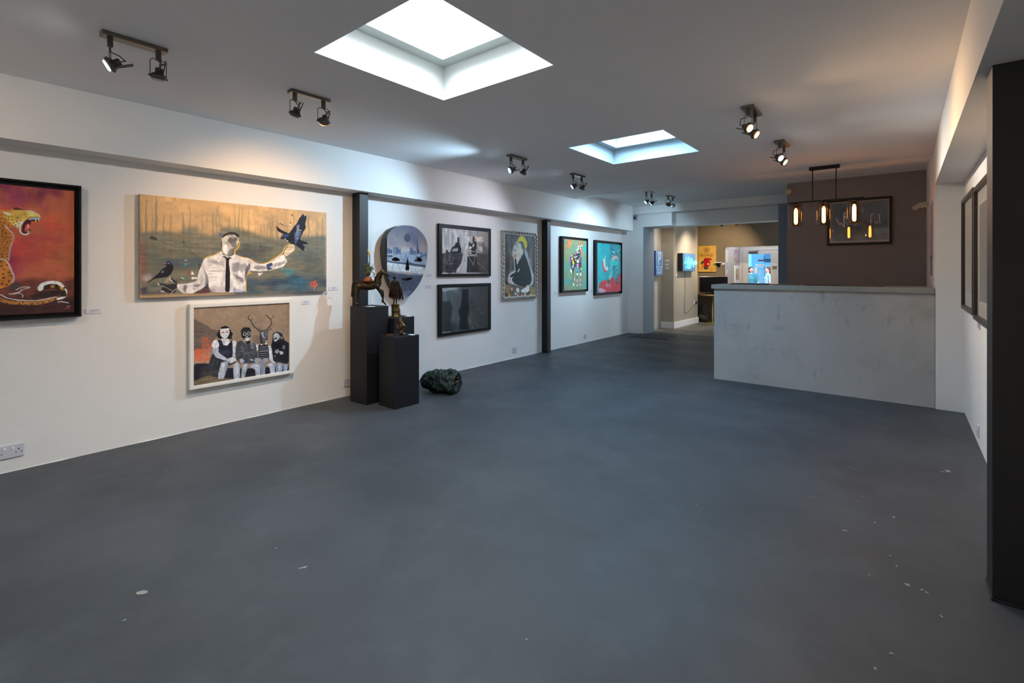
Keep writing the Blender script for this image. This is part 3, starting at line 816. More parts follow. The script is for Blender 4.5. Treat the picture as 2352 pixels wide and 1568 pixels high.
dr.box(g0, g1, YD + .015, YD + .06, .01, .35); dr.box(g0, g1, YD + .015, YD + .06, 1.85, 1.955)
door = struct('door_1', dr, M_door)
Box(g0, g1, YD + .034, YD + .040, .35, 1.85).obj('glass_pane', glass_mat('door_glass', (.95, .98, 1), .06), door)
MB().bbox(g0 + .02, g0 + .26, YD - .03, YD + .014, 1.875, 1.925, .008).obj('door_closer', mat('grey_closer', hx('5a564f'), 0.4, metal=.5), door)
MB().tube([(g0 + .10, YD, 1.92), (g0 + .28, YD - .02, 1.945)], .007, 6).obj('closer_arm', M_fixb, door)
MB().bbox(g1 + .05, g1 + .15, YD - .02, YD + .014, 1.43, 1.50, .006).obj('door_latch', mat('dull_brass', hx('6f6a60'), 0.4, metal=.6), door)
# lettering on the door glass, seen from behind
M_vinyl = mat('white_vinyl', (0.95, 0.96, 0.97), 0.5)
lt = text('letters', 'RENT', .150, M_vinyl, None, ((g0 + g1) / 2, YD + .045, 1.50), (R(90), 0, R(180)), .001, bold=.004, font_scale=(.62, 1, 1))
tag(lt, 'white block letters on the street door glass, seen from behind', 'lettering')
nt_ = Box(g0 + .16, g0 + .235, YD + .030, YD + .032, 1.29, 1.45).obj('door_notice', mat('notice_paper', (.95, .95, .95), .6)); tag(nt_, 'white paper notice taped to the street door glass', 'notice')
hs = empty('hanging_sign', (g0 + .335, YD + .02, 1.66))
MB().bbox(-.075, .075, -.012, .0, -.022, .022, .003).obj('board', mat('brown_board', hx('6a4a42'), .6), hs)
MB().tube([(-.07, -.006, .02), (0, -.006, .15), (.07, -.006, .02)], .004, 6).obj('cord', mat('cream_cord', hx('cfc3b0'), .7), hs)
mm = MB(); mm.lathe([(0, 0), (.024, 0), (.018, .012), (0, .014)], (0, .012, .155), (0, -1, 0), 14); mm.obj('suction_hook', mat('white_hook', (.9, .9, .9), .3), hs)
tag(hs, 'small brown board hanging on cords from a hook on the street door', 'sign')
lines = MB()
for i in range(7):
    z = 1.36 - i * .072
    lines.box(g0 + .26, g0 + .26 + .07 + .02 * (i % 2), YD + .045, YD + .046, z - .011, z + .011)
    lines.box(g0 + .375, g0 + .375 + .045, YD + .045, YD + .046, z - .009, z + .011)
tag(lines.obj('opening_hours', M_vinyl), 'rows of small white lettering low on the street door glass', 'lettering')
# posters in the lobby
def poster(name, y0, y1, z0, z1, col, label, col2=None, x=XL):
    o = Box(x, x + .006, y0, y1, z0, z1).obj(name, mat(name + label[:12].replace(' ', '_'), hx(col), .6, noise=.6 if col2 else 0, nscale=7, col2=hx(col2) if col2 else None)); tag(o, label, 'poster'); return o
poster('poster', 14.60, 15.16, 1.50, 1.97, '9a7488', 'purple patterned poster high on the lobby wall beside the street door', 'c9b9c4')
bn = poster('banner', 13.73, 13.98, 0.62, 1.93, 'd8d2d8', 'tall narrow white and pink banner at the lobby entrance')
Box(XL + .006, XL + .009, 13.73, 13.98, .62, 1.28).obj('pink_panel', mat('pink_ink', hx('d79ac0'), .6), bn)
Box(XL + .006, XL + .009, 13.77, 13.93, 1.40, 1.60).obj('blue_lettering', mat('blue_ink', hx('9fb2d6'), .6), bn)
pf = empty('framed_print', (XL, 14.86, 1.27))
MB().bbox(0, .03, -.27, .27, -.27, .24, .004).obj('frame', mat('white_frame', (.85, .86, .88), .5), pf)
Box(.03, .033, -.12, .14, -.16, .15).obj('print', mat('cream_print', hx('e2d0a8'), .6, noise=.4, nscale=12, col2=hx('c78a70')), pf)
Box(.03, .036, -.15, -.125, -.16, .15).obj('shadow_gap', mat('dark_slot', hx('3a3836'), .6), pf)
tag(pf, 'white framed cream and red print on the lobby wall', 'picture')

# parking sign light box
M_blue = mat('sign_blue', hx('4f8fd0'), .4); M_bluedk = mat('sign_blue_side', hx('123a86'), .5); M_signw = mat('sign_white', hx('c3c9dc'), .5)
ps = empty('parking_sign', (-4.50, 10.83, 1.54))
MB().bbox(0, .118, -.205, .205, -.28, .28, .003).obj('box', M_bluedk, ps)
Box(.118, .122, -.203, .203, -.278, .278).obj('face', M_blue, ps)
b_ = MB()
for a in ((-.19, .19, .245, .262), (-.19, .19, -.098, -.080)): b_.box(.122, .1235, *a)
for a in ((-.19, -.175, -.09, .26), (.175, .19, -.09, .26)): b_.box(.122, .1235, *a)
b_.obj('border', M_signw, ps)
text('letter_p', 'P', .40, M_signw, ps, (.123, 0.0, .085), (R(90), 0, R(90)), .001, font_scale=(.95, 1, 1), bold=.012)
text('lower_text', 'Pay at', .105, M_signw, ps, (.123, 0, -.15), (R(90), 0, R(90)), .001, bold=.003)
text('lower_text', 'machine', .082, M_signw, ps, (.123, 0, -.22), (R(90), 0, R(90)), .001, bold=.003)
tag(ps, 'blue parking sign box with a large white letter P', 'sign')
def shop_label(x, z, w, label, y=11.24):
    o = Box(-w / 2, w / 2, -.004, 0, -.024, .024).obj('title_label', M_cardw); o.location = (x, y, z)
    p = MB(); p.box(-w * .35, w * .2, -.0045, -.004, .004, .009); p.box(-w * .35, w * .05, -.0045, -.004, -.009, -.004); p.obj('printed_lines', M_print, o)
    tag(o, label, 'label', 'white title labels on the walls')
shop_label(-4.352, 1.605, .095, 'top of three title labels on the taupe pier right of the parking sign')
shop_label(-4.360, 1.508, .095, 'middle of three title labels on the taupe pier right of the parking sign')
shop_label(-4.352, 1.425, .080, 'lowest of three title labels on the taupe pier right of the parking sign')
o = Box(0, .004, -.035, .035, -.025, .025).obj('title_label', M_cardw); o.location = (-4.50, 10.72, 1.165); tag(o, 'small square label under the parking sign', 'label', 'white title labels on the walls')
o = Box(0, .004, -.04, .04, -.022, .022).obj('title_label', M_cardw); o.location = (-4.20, 11.43, 1.26); tag(o, 'small square label left of and below the cyan neon box', 'label', 'white title labels on the walls')

# neon box
nb = empty('neon_sign', (-4.20, 11.95, 1.57))
MB().bbox(0, .12, -.44, .44, -.215, .215, .004).obj('box', mat('black_box', hx('0c0e14'), .4), nb)
Box(.12, .123, -.435, .435, -.21, .21).obj('face', mat('neon_backplate', hx('4f7fae'), .18, spec=.7), nb)
M_neon = emit_mat('cyan_neon', (0.10, 0.85, 1.0), 3.4)
def npt(cx, cy): # crop study to face plane
    return (.15, -.44 + (cx - 410) / (1040 - 410) * .88, .215 - (cy - 250) / (1190 - 250) * .43)
def neon(pts, r=.012):
    sm = []; P_ = [Vector(npt(*p)) for p in pts]
    for i in range(len(P_) - 1):
        a = P_[max(i - 1, 0)]; b = P_[i]; c = P_[i + 1]; d = P_[min(i + 2, len(P_) - 1)]
        for k in range(6):
            t = k / 6
            sm.append(.5 * ((2 * b) + (c - a) * t + (2 * a - 5 * b + 4 * c - d) * t * t + (3 * b - a - 3 * c + d) * t ** 3))
    sm.append(P_[-1]); return MB().tube(sm, r, 8)
tb = [[(640, 430), (625, 560), (600, 700), (560, 760), (600, 810), (650, 740)], [(600, 660), (560, 720), (590, 800), (670, 700), (690, 640)],
      [(690, 640), (740, 700), (700, 860), (720, 980), (670, 1050), (620, 1000), (625, 940), (700, 840)],
      [(690, 700), (760, 640), (790, 500), (800, 620), (760, 760), (800, 820), (850, 700)], [(850, 700), (830, 780), (890, 800), (905, 970), (900, 760), (960, 640), (980, 760), (910, 790)],
      [(980, 640), (1050, 680), (1060, 780), (1000, 820), (960, 760), (1040, 700)]]
for t_ in tb: neon(t_).obj('neon_tube', M_neon, nb)
gl = MB().add(neon(tb[0], .016).v, neon(tb[0], .016).f)
cb = MB(); cb.tube([(.02, .02, -.21), (.012, .03, -.45), (.012, .06, -.70), (.012, .0, -.95), (.012, -.01, -1.25), (.012, .25, -1.22), (.012, .60, -1.10), (.014, .82, -1.02)], .006, 6)
cb.obj('power_cable', mat('grey_cable', hx('8a8a86'), .6), nb)
tag(nb, 'square light box with glowing cyan neon script on the pier', 'neon sign')
e = empty('wall_socket', (-4.20, 12.72, .54)); MB().bbox(0, .01, -.09, .09, -.045, .045, .003).obj('face_plate', M_plastic, e)
MB().bbox(.01, .045, .02, .07, -.03, .03, .004).obj('black_plug', M_blk, e); tag(e, 'wall socket with a black plug at the end of the pier', 'socket')

# red telephone poster
M_ply = mat('varnished_plywood', hx('d9b35a'), .45, noise=.25, nscale=5, col2=hx('c79a44'))
gp = empty('telephone_picture', (-4.150, 13.565, 1.690))
MB().bbox(-.235, .235, 0, .035, -.355, .355, .003).obj('panel', M_ply, gp)
M_br = mat('brown_ink', hx('7a4a1c'), .6); M_red = mat('telephone_red', hx('b0101c'), .35); M_dk = mat('dark_ink', hx('3c332c'), .6); M_or = mat('orange_ink', hx('c4701c'), .6)
G = lambda cx, cy: (-.235 + (cx - 215) / (880 - 215) * .47, -.001, .355 - (cy - 315) / (1295 - 315) * .71)
cr = MB()
cr.tube([G(*p) for p in [(545, 470), (500, 420), (445, 430), (445, 480), (480, 500), (470, 530)]], .006, 6)
cr.tube([G(*p) for p in [(555, 470), (600, 420), (660, 430), (655, 480), (615, 500), (625, 530)]], .006, 6)
cr.tube([G(465, 530), G(545, 520), G(630, 530)], .006, 6); cr.tube([G(470, 562), G(545, 556), G(625, 562)], .005, 6); cr.tube([G(550, 380), G(550, 470)], .007, 6); cr.tube([G(500, 500), G(550, 470), G(600, 500)], .005, 6)
cr.obj('crown_emblem', M_br, gp)
text('lettering', 'G.C.H.Q.', .088, M_br, gp, G(545, 668), (R(90), 0, 0), .001, bold=.002)
ph = MB()
def flat(pts, m, name, d=.002): 
    q_ = MB(); q_.prism([(G(*p)[0], G(*p)[2]) for p in pts], 0, d, lambda a, b, h: (a, -h, b)); q_.obj(name, m, gp)
flat([(440, 790), (560, 770), (700, 790), (740, 830), (725, 860), (650, 850), (640, 870), (675, 920), (655, 1070), (600, 1100), (440, 1090), (450, 880), (430, 830)], M_red, 'red_telephone', .004)
flat([(440, 1095), (605, 1100), (590, 1205), (440, 1205)], M_dk, 'telephone_base', .003)
flat([(380, 880), (445, 870), (440, 970), (350, 1020), (320, 990), (340, 920)], M_dk, 'telephone_shadow', .0015)
flat([(390, 980), (435, 960), (430, 1140), (370, 1140), (360, 1080)], M_or, 'coiled_cord', .003)
q_ = MB(); q_.lathe([(0, 0), (.024, 0), (.024, .003), (0, .003)], Vector(G(600, 1005)) + Vector((0, -.004, 0)), (0, -1, 0), 16); q_.obj('dial', mat('dial_white', hx('d8cdb8'), .5), gp)
for a, b, c_ in ((290, 420, 1150), (290, 420, 1210), (640, 770, 1150), (630, 790, 1208)): flat([(a, c_ - 12), (b, c_ - 12), (b, c_ + 12), (a, c_ + 12)], M_or, 'orange_bar', .001)
tag(gp, 'yellow plywood picture of a red telephone under a crown and lettering', 'picture')
sh = empty('wall_shelf', (-3.62, 13.60, 1.565)); MB().bbox(-.05, .10, -.16, 0, 0, .02, .003).obj('board', M_white, sh)
MB().prism([(0, 0), (-.14, 0), (0, -.12)], -.02, .02, lambda a, b, h: (h + .02, a, b)).obj('bracket', M_blk, sh); tag(sh, 'small white shelf right of the red telephone picture', 'shelf')
sh.location = (-3.86, 13.60, 1.575)
shop_label(-3.745, 1.555, .10, 'small white title label right of the wall shelf in the shop', y=13.60)

# television on a round brass table
tb_ = empty('round_table', (-3.882, 13.16, 0)); M_brass = mat('polished_brass', hx('c9a85c'), .28, metal=.85)
q_ = MB(); q_.lathe([(0, 0), (.20, 0), (.20, .008), (.02, .016), (0, .016)], n=32); q_.obj('base', M_brass, tb_)
q_ = MB(); q_.lathe([(.016, .012), (.016, .715), (0, .715)], n=16); q_.obj('pole', M_brass, tb_)
q_ = MB(); q_.lathe([(0, .715), (.29, .715), (.30, .720), (.30, .730), (.29, .735), (0, .735)], n=40); q_.obj('table_top', M_brass, tb_)
tag(tb_, 'small round brass pedestal table behind the counter edge', 'table')
tv = empty('television', (-3.86, 13.16, .7355), R(24)); M_tv = mat('black_gloss_plastic', hx('07080a'), .2)
MB().bbox(-.345, .345, -.02, .02, .06, .475, .006).obj('screen', M_tv, tv); MB().bbox(-.04, .04, -.012, .015, .01, .08, .003).obj('neck', M_tv, tv)
MB().bbox(-.18, .18, -.09, .09, 0, .012, .004).obj('foot', M_tv, tv); tag(tv, 'black flat television standing on the round brass table', 'television')
# rucksack on the floor
bgp = empty('rucksack', (-4.16, 13.30, 0), R(15))
M_bag = mat('grey_brown_canvas', hx('4a443c'), .75, noise=.5, nscale=12, bump=.5, bscale=20)
blob('bag_body', [('s', (0, 0, .20), (.15, .11, .20)), ('s', (.01, .0, .33), (.10, .08, .13)), ('s', (0, -.08, .13), (.12, .07, .10)), ('s', (-.0, .0, .05), (.15, .12, .05))], M_bag, bgp, voxel=.012, smooth=3, noise=.03, nscale=.08)
MB().tube([(-.09, -.10, .40), (-.14, -.13, .28), (-.13, -.13, .14), (-.09, -.12, .05)], .012, 6).obj('strap', mat('black_webbing', hx('15141a'), .7), bgp)
MB().tube([(-.04, 0, .42), (0, 0, .48), (.04, 0, .42)], .009, 6).obj('grab_handle', mat('black_webbing', hx('15141a'), .7), bgp)
tag(bgp, 'dark grey brown rucksack slumped on the shop floor', 'bag')
# downlight that rakes over the poster
dl = empty('shop_spotlight', (-2.95, 11.8, 2.70)); D_ = (Vector((-3.8, 13.6, 1.6)) - Vector((-2.95, 11.8, 2.42))).normalized()
q_ = MB(); q_.lathe([(0, 0), (.035, 0), (.035, -.02), (.012, -.025), (.012, -.24)], n=16); q_.lathe([(0, -.03), (.03, -.03), (.034, .03), (.03, .03), (.028, .02)], Vector((0, 0, -.26)), D_, 16); q_.obj('lamp_head', M_fix, dl)
q_ = MB(); q_.lathe([(.029, .024), (.0, .030)], Vector((0, 0, -.26)), D_, 16); q_.obj('lamp_lens', emit_mat('lit_lens_gold', (1, .72, .35), 20), dl)
ld = bpy.data.lights.new('spot', 'SPOT'); ld.energy = 130; ld.color = (1, .76, .44); ld.spot_size = R(70); ld.spot_blend = .8; ld.shadow_soft_size = .02
lo = bpy.data.objects.new('spot', ld); COL.objects.link(lo); lo.parent = dl; lo.location = Vector((0, 0, -.26)) + D_ * .05; lo.rotation_euler = D_.to_track_quat('-Z', 'Y').to_euler()
tag(dl, 'single warm spotlight on the shop ceiling above the opening', 'spotlight')
# unseen flush lamp added to fill the lobby with light
fl_ = empty('lobby_fill_lamp', (-3.1, 14.3, 2.70)); q_ = MB(); q_.lathe([(0, 0), (.14, 0), (.14, -.02), (.13, -.03)], n=28); q_.obj('rim', M_white, fl_)
q_ = MB(); q_.lathe([(.13, -.03), (.11, -.05), (0, -.06)], n=28); q_.obj('diffuser', emit_mat('lobby_fill_diffuser', (1, .97, .93), 3), fl_)
ld = bpy.data.lights.new('lobby_fill_light', 'POINT'); ld.energy = 15; ld.color = (.96, .97, 1.0); ld.shadow_soft_size = .12
lo = bpy.data.objects.new('lobby_fill_light', ld); COL.objects.link(lo); lo.parent = fl_; lo.location = (0, 0, -.20)
tag(fl_, 'round flush lamp added out of view to fill the entrance lobby with light', 'ceiling lamp')
dl3 = empty('shop_spotlight', (-3.5, 10.80, 2.70)); D3 = (Vector((-4.5, 10.83, 1.5)) - Vector((-3.5, 10.8, 2.42))).normalized()  # extra lamp added to brighten the parking sign wall
q_ = MB(); q_.lathe([(0, 0), (.035, 0), (.035, -.02), (.012, -.025), (.012, -.24)], n=16); q_.lathe([(0, -.03), (.03, -.03), (.034, .03), (.03, .03), (.028, .02)], Vector((0, 0, -.26)), D3, 16); q_.obj('lamp_head', M_fix, dl3)
q_ = MB(); q_.lathe([(.029, .024), (.0, .030)], Vector((0, 0, -.26)), D3, 16); q_.obj('lamp_lens', emit_mat('lit_lens_gold', (1, .72, .35), 20), dl3)
ld = bpy.data.lights.new('spot', 'SPOT'); ld.energy = 26; ld.color = (1, .84, .62); ld.spot_size = R(100); ld.spot_blend = .9; ld.shadow_soft_size = .02
lo = bpy.data.objects.new('spot', ld); COL.objects.link(lo); lo.parent = dl3; lo.location = Vector((0, 0, -.26)) + D3 * .05; lo.rotation_euler = D3.to_track_quat('-Z', 'Y').to_euler()
tag(dl3, 'added shop spotlight brightening the wall of the parking sign', 'spotlight')
dl2 = empty('shop_spotlight', (-3.3, 11.9, 2.70)); D2 = (Vector((-4.2, 12.2, 1.3)) - Vector((-3.3, 11.9, 2.42))).normalized()
q_ = MB(); q_.lathe([(0, 0), (.035, 0), (.035, -.02), (.012, -.025), (.012, -.24)], n=16); q_.lathe([(0, -.03), (.03, -.03), (.034, .03), (.03, .03), (.028, .02)], Vector((0, 0, -.26)), D2, 16); q_.obj('lamp_head', M_fix, dl2)
q_ = MB(); q_.lathe([(.029, .024), (.0, .030)], Vector((0, 0, -.26)), D2, 16); q_.obj('lamp_lens', emit_mat('lit_lens_gold', (1, .72, .35), 20), dl2)
ld = bpy.data.lights.new('spot', 'SPOT'); ld.energy = 95; ld.color = (1, .86, .68); ld.spot_size = R(100); ld.spot_blend = .9; ld.shadow_soft_size = .02
lo = bpy.data.objects.new('spot', ld); COL.objects.link(lo); lo.parent = dl2; lo.location = Vector((0, 0, -.26)) + D2 * .05; lo.rotation_euler = D2.to_track_quat('-Z', 'Y').to_euler()
tag(dl2, 'shop ceiling spotlight aimed at the neon box pier', 'spotlight')

# things lying on the counter
M_lf = mat('dark_folder', hx('121018'), .4)
def flatthing(name, x, y, w, d, h, a, m, label, cat):
    o = MB().bbox(-w / 2, w / 2, -d / 2, d / 2, 0, h, min(h / 3, .002)).obj(name, m); o.location = (x, y, 1.1903); o.rotation_euler = (0, 0, R(a)); tag(o, label, cat)
flatthing('folder', -1.50, 6.66, .42, .28, .012, 4, M_lf, 'black folder lying flat at the left end of the counter', 'folder')
flatthing('leaflet', -1.10, 6.64, .26, .20, .006, -6, mat('brown_leaflet', hx('5b4d43'), .5), 'brown leaflet lying on the counter right of the black folder', 'leaflet')
flatthing('catalogue', -.74, 6.66, .34, .24, .008, 3, M_lf, 'dark catalogue lying mid-counter under the pendant lamp', 'book')
flatthing('magazine', -.36, 6.60, .40, .24, .008, -3, mat('mottled_magazine', hx('6b5b48'), .5, noise=.5, nscale=25), 'mottled brown magazine lying on the right half of the counter', 'magazine')
# orchid behind the counter
oc = empty('orchid', (.13, 7.55, .74)); M_stem = mat('orchid_stem', hx('2c2724'), .6)
dk = empty('back_desk', (-.20, 7.55, 0))
MB().bbox(-.62, .44, -.28, .28, .70, .738, .004).obj('desk_top', mat('desk_wood', hx('4a3a30'), .5), dk)
for lx in (-.58, .40):
    for ly in (-.24, .24): MB().box(lx - .02, lx + .02, ly - .02, ly + .02, 0, .70).obj('leg', M_blk, dk)
tag(dk, 'low desk hidden behind the counter, carrying the orchid', 'desk')
q_ = MB(); q_.lathe([(0, 0), (.05, 0), (.065, .12), (.06, .125), (.052, .11), (0, .10)], n=20); q_.obj('pot', mat('white_pot', (.75, .75, .73), .4), oc)
MB().tube([(0, 0, .1), (.04, 0, .5), (.075, 0, 1.0), (.085, 0, 1.28), (.05, 0, 1.40), (.0, 0, 1.385)], [.006, .005, .004, .004, .003, .003], 6).obj('stem', M_dark, oc)
lf = MB()
for a in (0, 2.1, 4.2): lf.tube([(0, 0, .11), (.08 * math.cos(a), .08 * math.sin(a), .16), (.14 * math.cos(a) * .7, .14 * math.sin(a), .12)], [.012, .022, .004], 6)
lf.obj('leaves', M_stem, oc)
for fx, fz, s_ in ((.07, 1.405, 1), (.03, 1.40, .9), (-.015, 1.375, .75)):
    f_ = MB()
    for k in range(5):
        a = 2 * math.pi * k / 5 + .3
        f_.sphere((fx + .022 * s_ * math.cos(a), -.01, fz + .022 * s_ * math.sin(a)), .02 * s_, 6, (1, .25, .8))
    f_.obj('blossom', mat('orchid_white', hx('a5a195'), .5), oc)
tag(oc, 'white orchid whose blossoms show in front of the dark wall', 'orchid')
# papers pinned to the pier flank
def pinned(y, z, w, h, col, label):
    o = Box(-.004, 0, -w / 2, w / 2, -h / 2, h / 2).obj('pinned_paper', mat('paper' + col, hx(col), .7)); o.location = (.25, y, z); tag(o, label, 'paper')
pinned(7.10, 1.80, .45, .62, 'a79ab0', 'lilac poster on the pier flank beyond the counter')
pinned(7.15, 1.42, .35, .22, '8e8893', 'small grey paper on the pier flank below the lilac poster')

# ------------------------------------------------------------------ the street outside
M_pave = mat('street_paving', hx('a7adb2'), .7, noise=.2, nscale=2)
struct('ground', Box(-14, 8, 15.35, 30, -.40, -.25), M_pave)
sf = empty('shopfront', (-4.6, 24.0, -.25)); M_sb = mat('shopfront_blue', hx('3f7ea8'), .5); M_sl = mat('shopfront_pale_blue', hx('6db4df'), .5)
Box(-3.2, 4.2, 0, .3, 0, 4.6).obj('facade', M_sb, sf)
Box(-3.2, -1.1, -.25, 0, 0, 4.6).obj('pilaster', M_sl, sf); Box(-1.1, -.75, -.12, 0, 0, 4.6).obj('pilaster', M_sl, sf)
Box(-.2, 4.2, -.16, 0, 2.15, 2.40).obj('fascia', mat('fascia_blue', hx('2b5f86'), .5), sf)
Box(-.2, 4.2, -.10, 0, 2.55, 3.6).obj('window_glass', mat('brown_window', hx('7d7060'), .3, noise=.4, nscale=3, col2=hx('4f5a5a')), sf)
Box(-.2, 4.2, -.12, 0, .5, 1.9).obj('shop_window', mat('shop_window_glass', hx('5a8fa6'), .2, noise=.4, nscale=3), sf)
tag(sf, 'blue painted shopfront across the street', 'shop')
for i, (x, z) in enumerate(((-5.75, 2.30), (-5.65, 1.72), (-5.85, 1.36))):  # white globes stand in for spot lamps mirrored in the door glass
    lw = empty('reflection_globe', (x, 23.75, z)); q_ = MB(); q_.sphere((0, -.14, .0), .085, 10); q_.obj('globe', mat('reflection_white', (.95, .95, .95), .4), lw)
    MB().tube([(0, 0, -.14), (0, -.14, -.14), (0, -.14, -.05)], .02, 6).obj('bracket', M_sb, lw)
    tag(lw, ['top', 'middle', 'lowest'][i] + ' white lantern globe standing in for a spot lamp mirrored in the door glass', 'reflection')

def person(name, loc, rz, top, hair, skin, label, sleeve, pose):
    p = empty(name, loc, rz)
    M_s = mat('skin_' + name + top, hx(skin), .5)
    body = [('t', [(0, 0, .92), (0, 0, 1.1), (0, 0, 1.32), (0, -.01, 1.42)], [.15, .14, .17, .10]), ('t', [(-.19, 0, 1.38), (0, 0, 1.42), (.19, 0, 1.38)], [.06, .08, .06]),
            ('t', [(-.09, 0, .93), (-.10, -.02, .50), (-.10, .0, .10)], [.095, .065, .045]), ('t', [(.09, 0, .93), (.10, -.02, .50), (.10, 0, .10)], [.095, .065, .045]),
            ('t', [(-.10, 0, .06), (-.10, -.14, .04)], [.045, .035]), ('t', [(.10, 0, .06), (.10, -.14, .04)], [.045, .035]),
            ('t', [(0, -.01, 1.42), (0, -.02, 1.54)], [.055, .05]), ('s', (0, -.03, 1.64), (.075, .09, .11)), ('s', (0, -.125, 1.63), (.014, .018, .016)),
            ('s', (-.075, -.03, 1.63), (.012, .02, .028)), ('s', (.075, -.03, 1.63), (.012, .02, .028))]
    for s_ in (-1, 1):
        el = (s_ * .26, pose[0] * -.05, 1.12); wr_ = (s_ * (.26 - .10 * pose[0]), -.05 - .22 * pose[0], .90 + .18 * pose[0])
        body.append(('t', [(s_ * .20, 0, 1.38), el, wr_], [.055, .042, .03]))
        h0 = Vector(wr_); dr_ = (Vector(wr_) - Vector(el)).normalized()
        body.append(('s', tuple(h0 + dr_ * .05), (.035, .035, .045)))
        for k in range(4): body.append(('t', [tuple(h0 + dr_ * .08 + Vector((s_ * (k - 1.5) * .014, 0, 0))), tuple(h0 + dr_ * (.14 + .012 * (1.5 - abs(k - 1.5))) + Vector((s_ * (k - 1.5) * .016, -.01, -.01)))], [.009, .007]))
        body.append(('t', [tuple(h0 + dr_ * .03), tuple(h0 + dr_ * .08 + Vector((-s_ * .045, -.01, 0)))], [.010, .008]))
    blob('body', body, M_s, p, voxel=.011, smooth=2)
    M_t = mat('top_' + top, hx(top), .7)
    cl = [('t', [(0, 0, .90), (0, 0, 1.1), (0, 0, 1.32), (0, -.01, 1.41)], [.17, .16, .185, .11]), ('t', [(-.19, 0, 1.38), (0, 0, 1.42), (.19, 0, 1.38)], [.075, .09, .075])]
    for s_ in (-1, 1): cl.append(('t', [(s_ * .20, 0, 1.38), (s_ * .235, pose[0] * -.025, 1.20)], [.075, .065]))
    blob('shirt', cl, M_t, p, voxel=.014, smooth=3)
    tr_ = [('t', [(s_ * .09, 0, .95), (s_ * .10, -.02, .50), (s_ * .10, 0, .12)], [.115, .085, .065]) for s_ in (-1, 1)]
    blob('trousers', tr_, mat('dark_trousers', hx('23262e'), .8), p, voxel=.014, smooth=2)
    hr = [('s', (0, .0, 1.68), (.092, .105, .095)), ('s', (0, .05, 1.60), (.08, .06, .10))] + ([('t', [(0, .06, 1.6), (0, .08, 1.42)], [.07, .04])] if pose[1] else [])
    h_ = blob('hair', hr, mat('hair_' + hair, hx(hair), .7), p, voxel=.012, smooth=1)
    h_.location = (0, .018, .012)
    for s_ in (-1, 1):
        q_ = MB(); q_.sphere((s_ * .030, -.108, 1.655), .011, 6); q_.obj('eye', mat('dark_eye', hx('2a2320'), .3), p)
        q_ = MB(); q_.tube([(s_ * .018, -.112, 1.678), (s_ * .045, -.104, 1.680)], .004, 5); q_.obj('eyebrow', mat('hair_' + hair, hx(hair), .7), p)
    q_ = MB(); q_.tube([(-.022, -.108, 1.588), (0, -.116, 1.585), (.022, -.108, 1.588)], .005, 5); q_.obj('mouth', mat('lip_pink', hx('9a5550'), .5), p)
    if sleeve: MB().tube([(-.205, -.06, 1.42), (-.27, -.06, 1.25), (-.28, -.06, 1.12)], .02, 6).obj('sleeve_stripe', mat('stripe_white', (.9, .9, .92), .6), p)
    tag(p, label, 'person')
person('person', (-4.76, 21.2, -.25), R(35), '2f6f80', '3a2c28', 'c99a88', 'person in a dark teal top with a white sleeve stripe walking outside', True, (1.0, 0))
person('person', (-4.21, 21.6, -.25), R(-60), '8fb6dc', '5a2f2a', 'cfa090', 'person with red-brown hair in a pale blue top outside the door', False, (.6, 1))
# daylight outside
sn = bpy.data.lights.new('sun', 'SUN'); sn.energy = 6.5; sn.angle = R(8); sn.color = (.92, .96, 1.0)
so = bpy.data.objects.new('sun', sn); COL.objects.link(so); so.rotation_euler = Vector((-.3, .75, -.75)).to_track_quat('-Z', 'Y').to_euler(); so.location = (0, 18, 8)
struct('roof', Box(-5.2, 2.3, 7.2, 15.4, 3.0, 3.1), M_ceil)

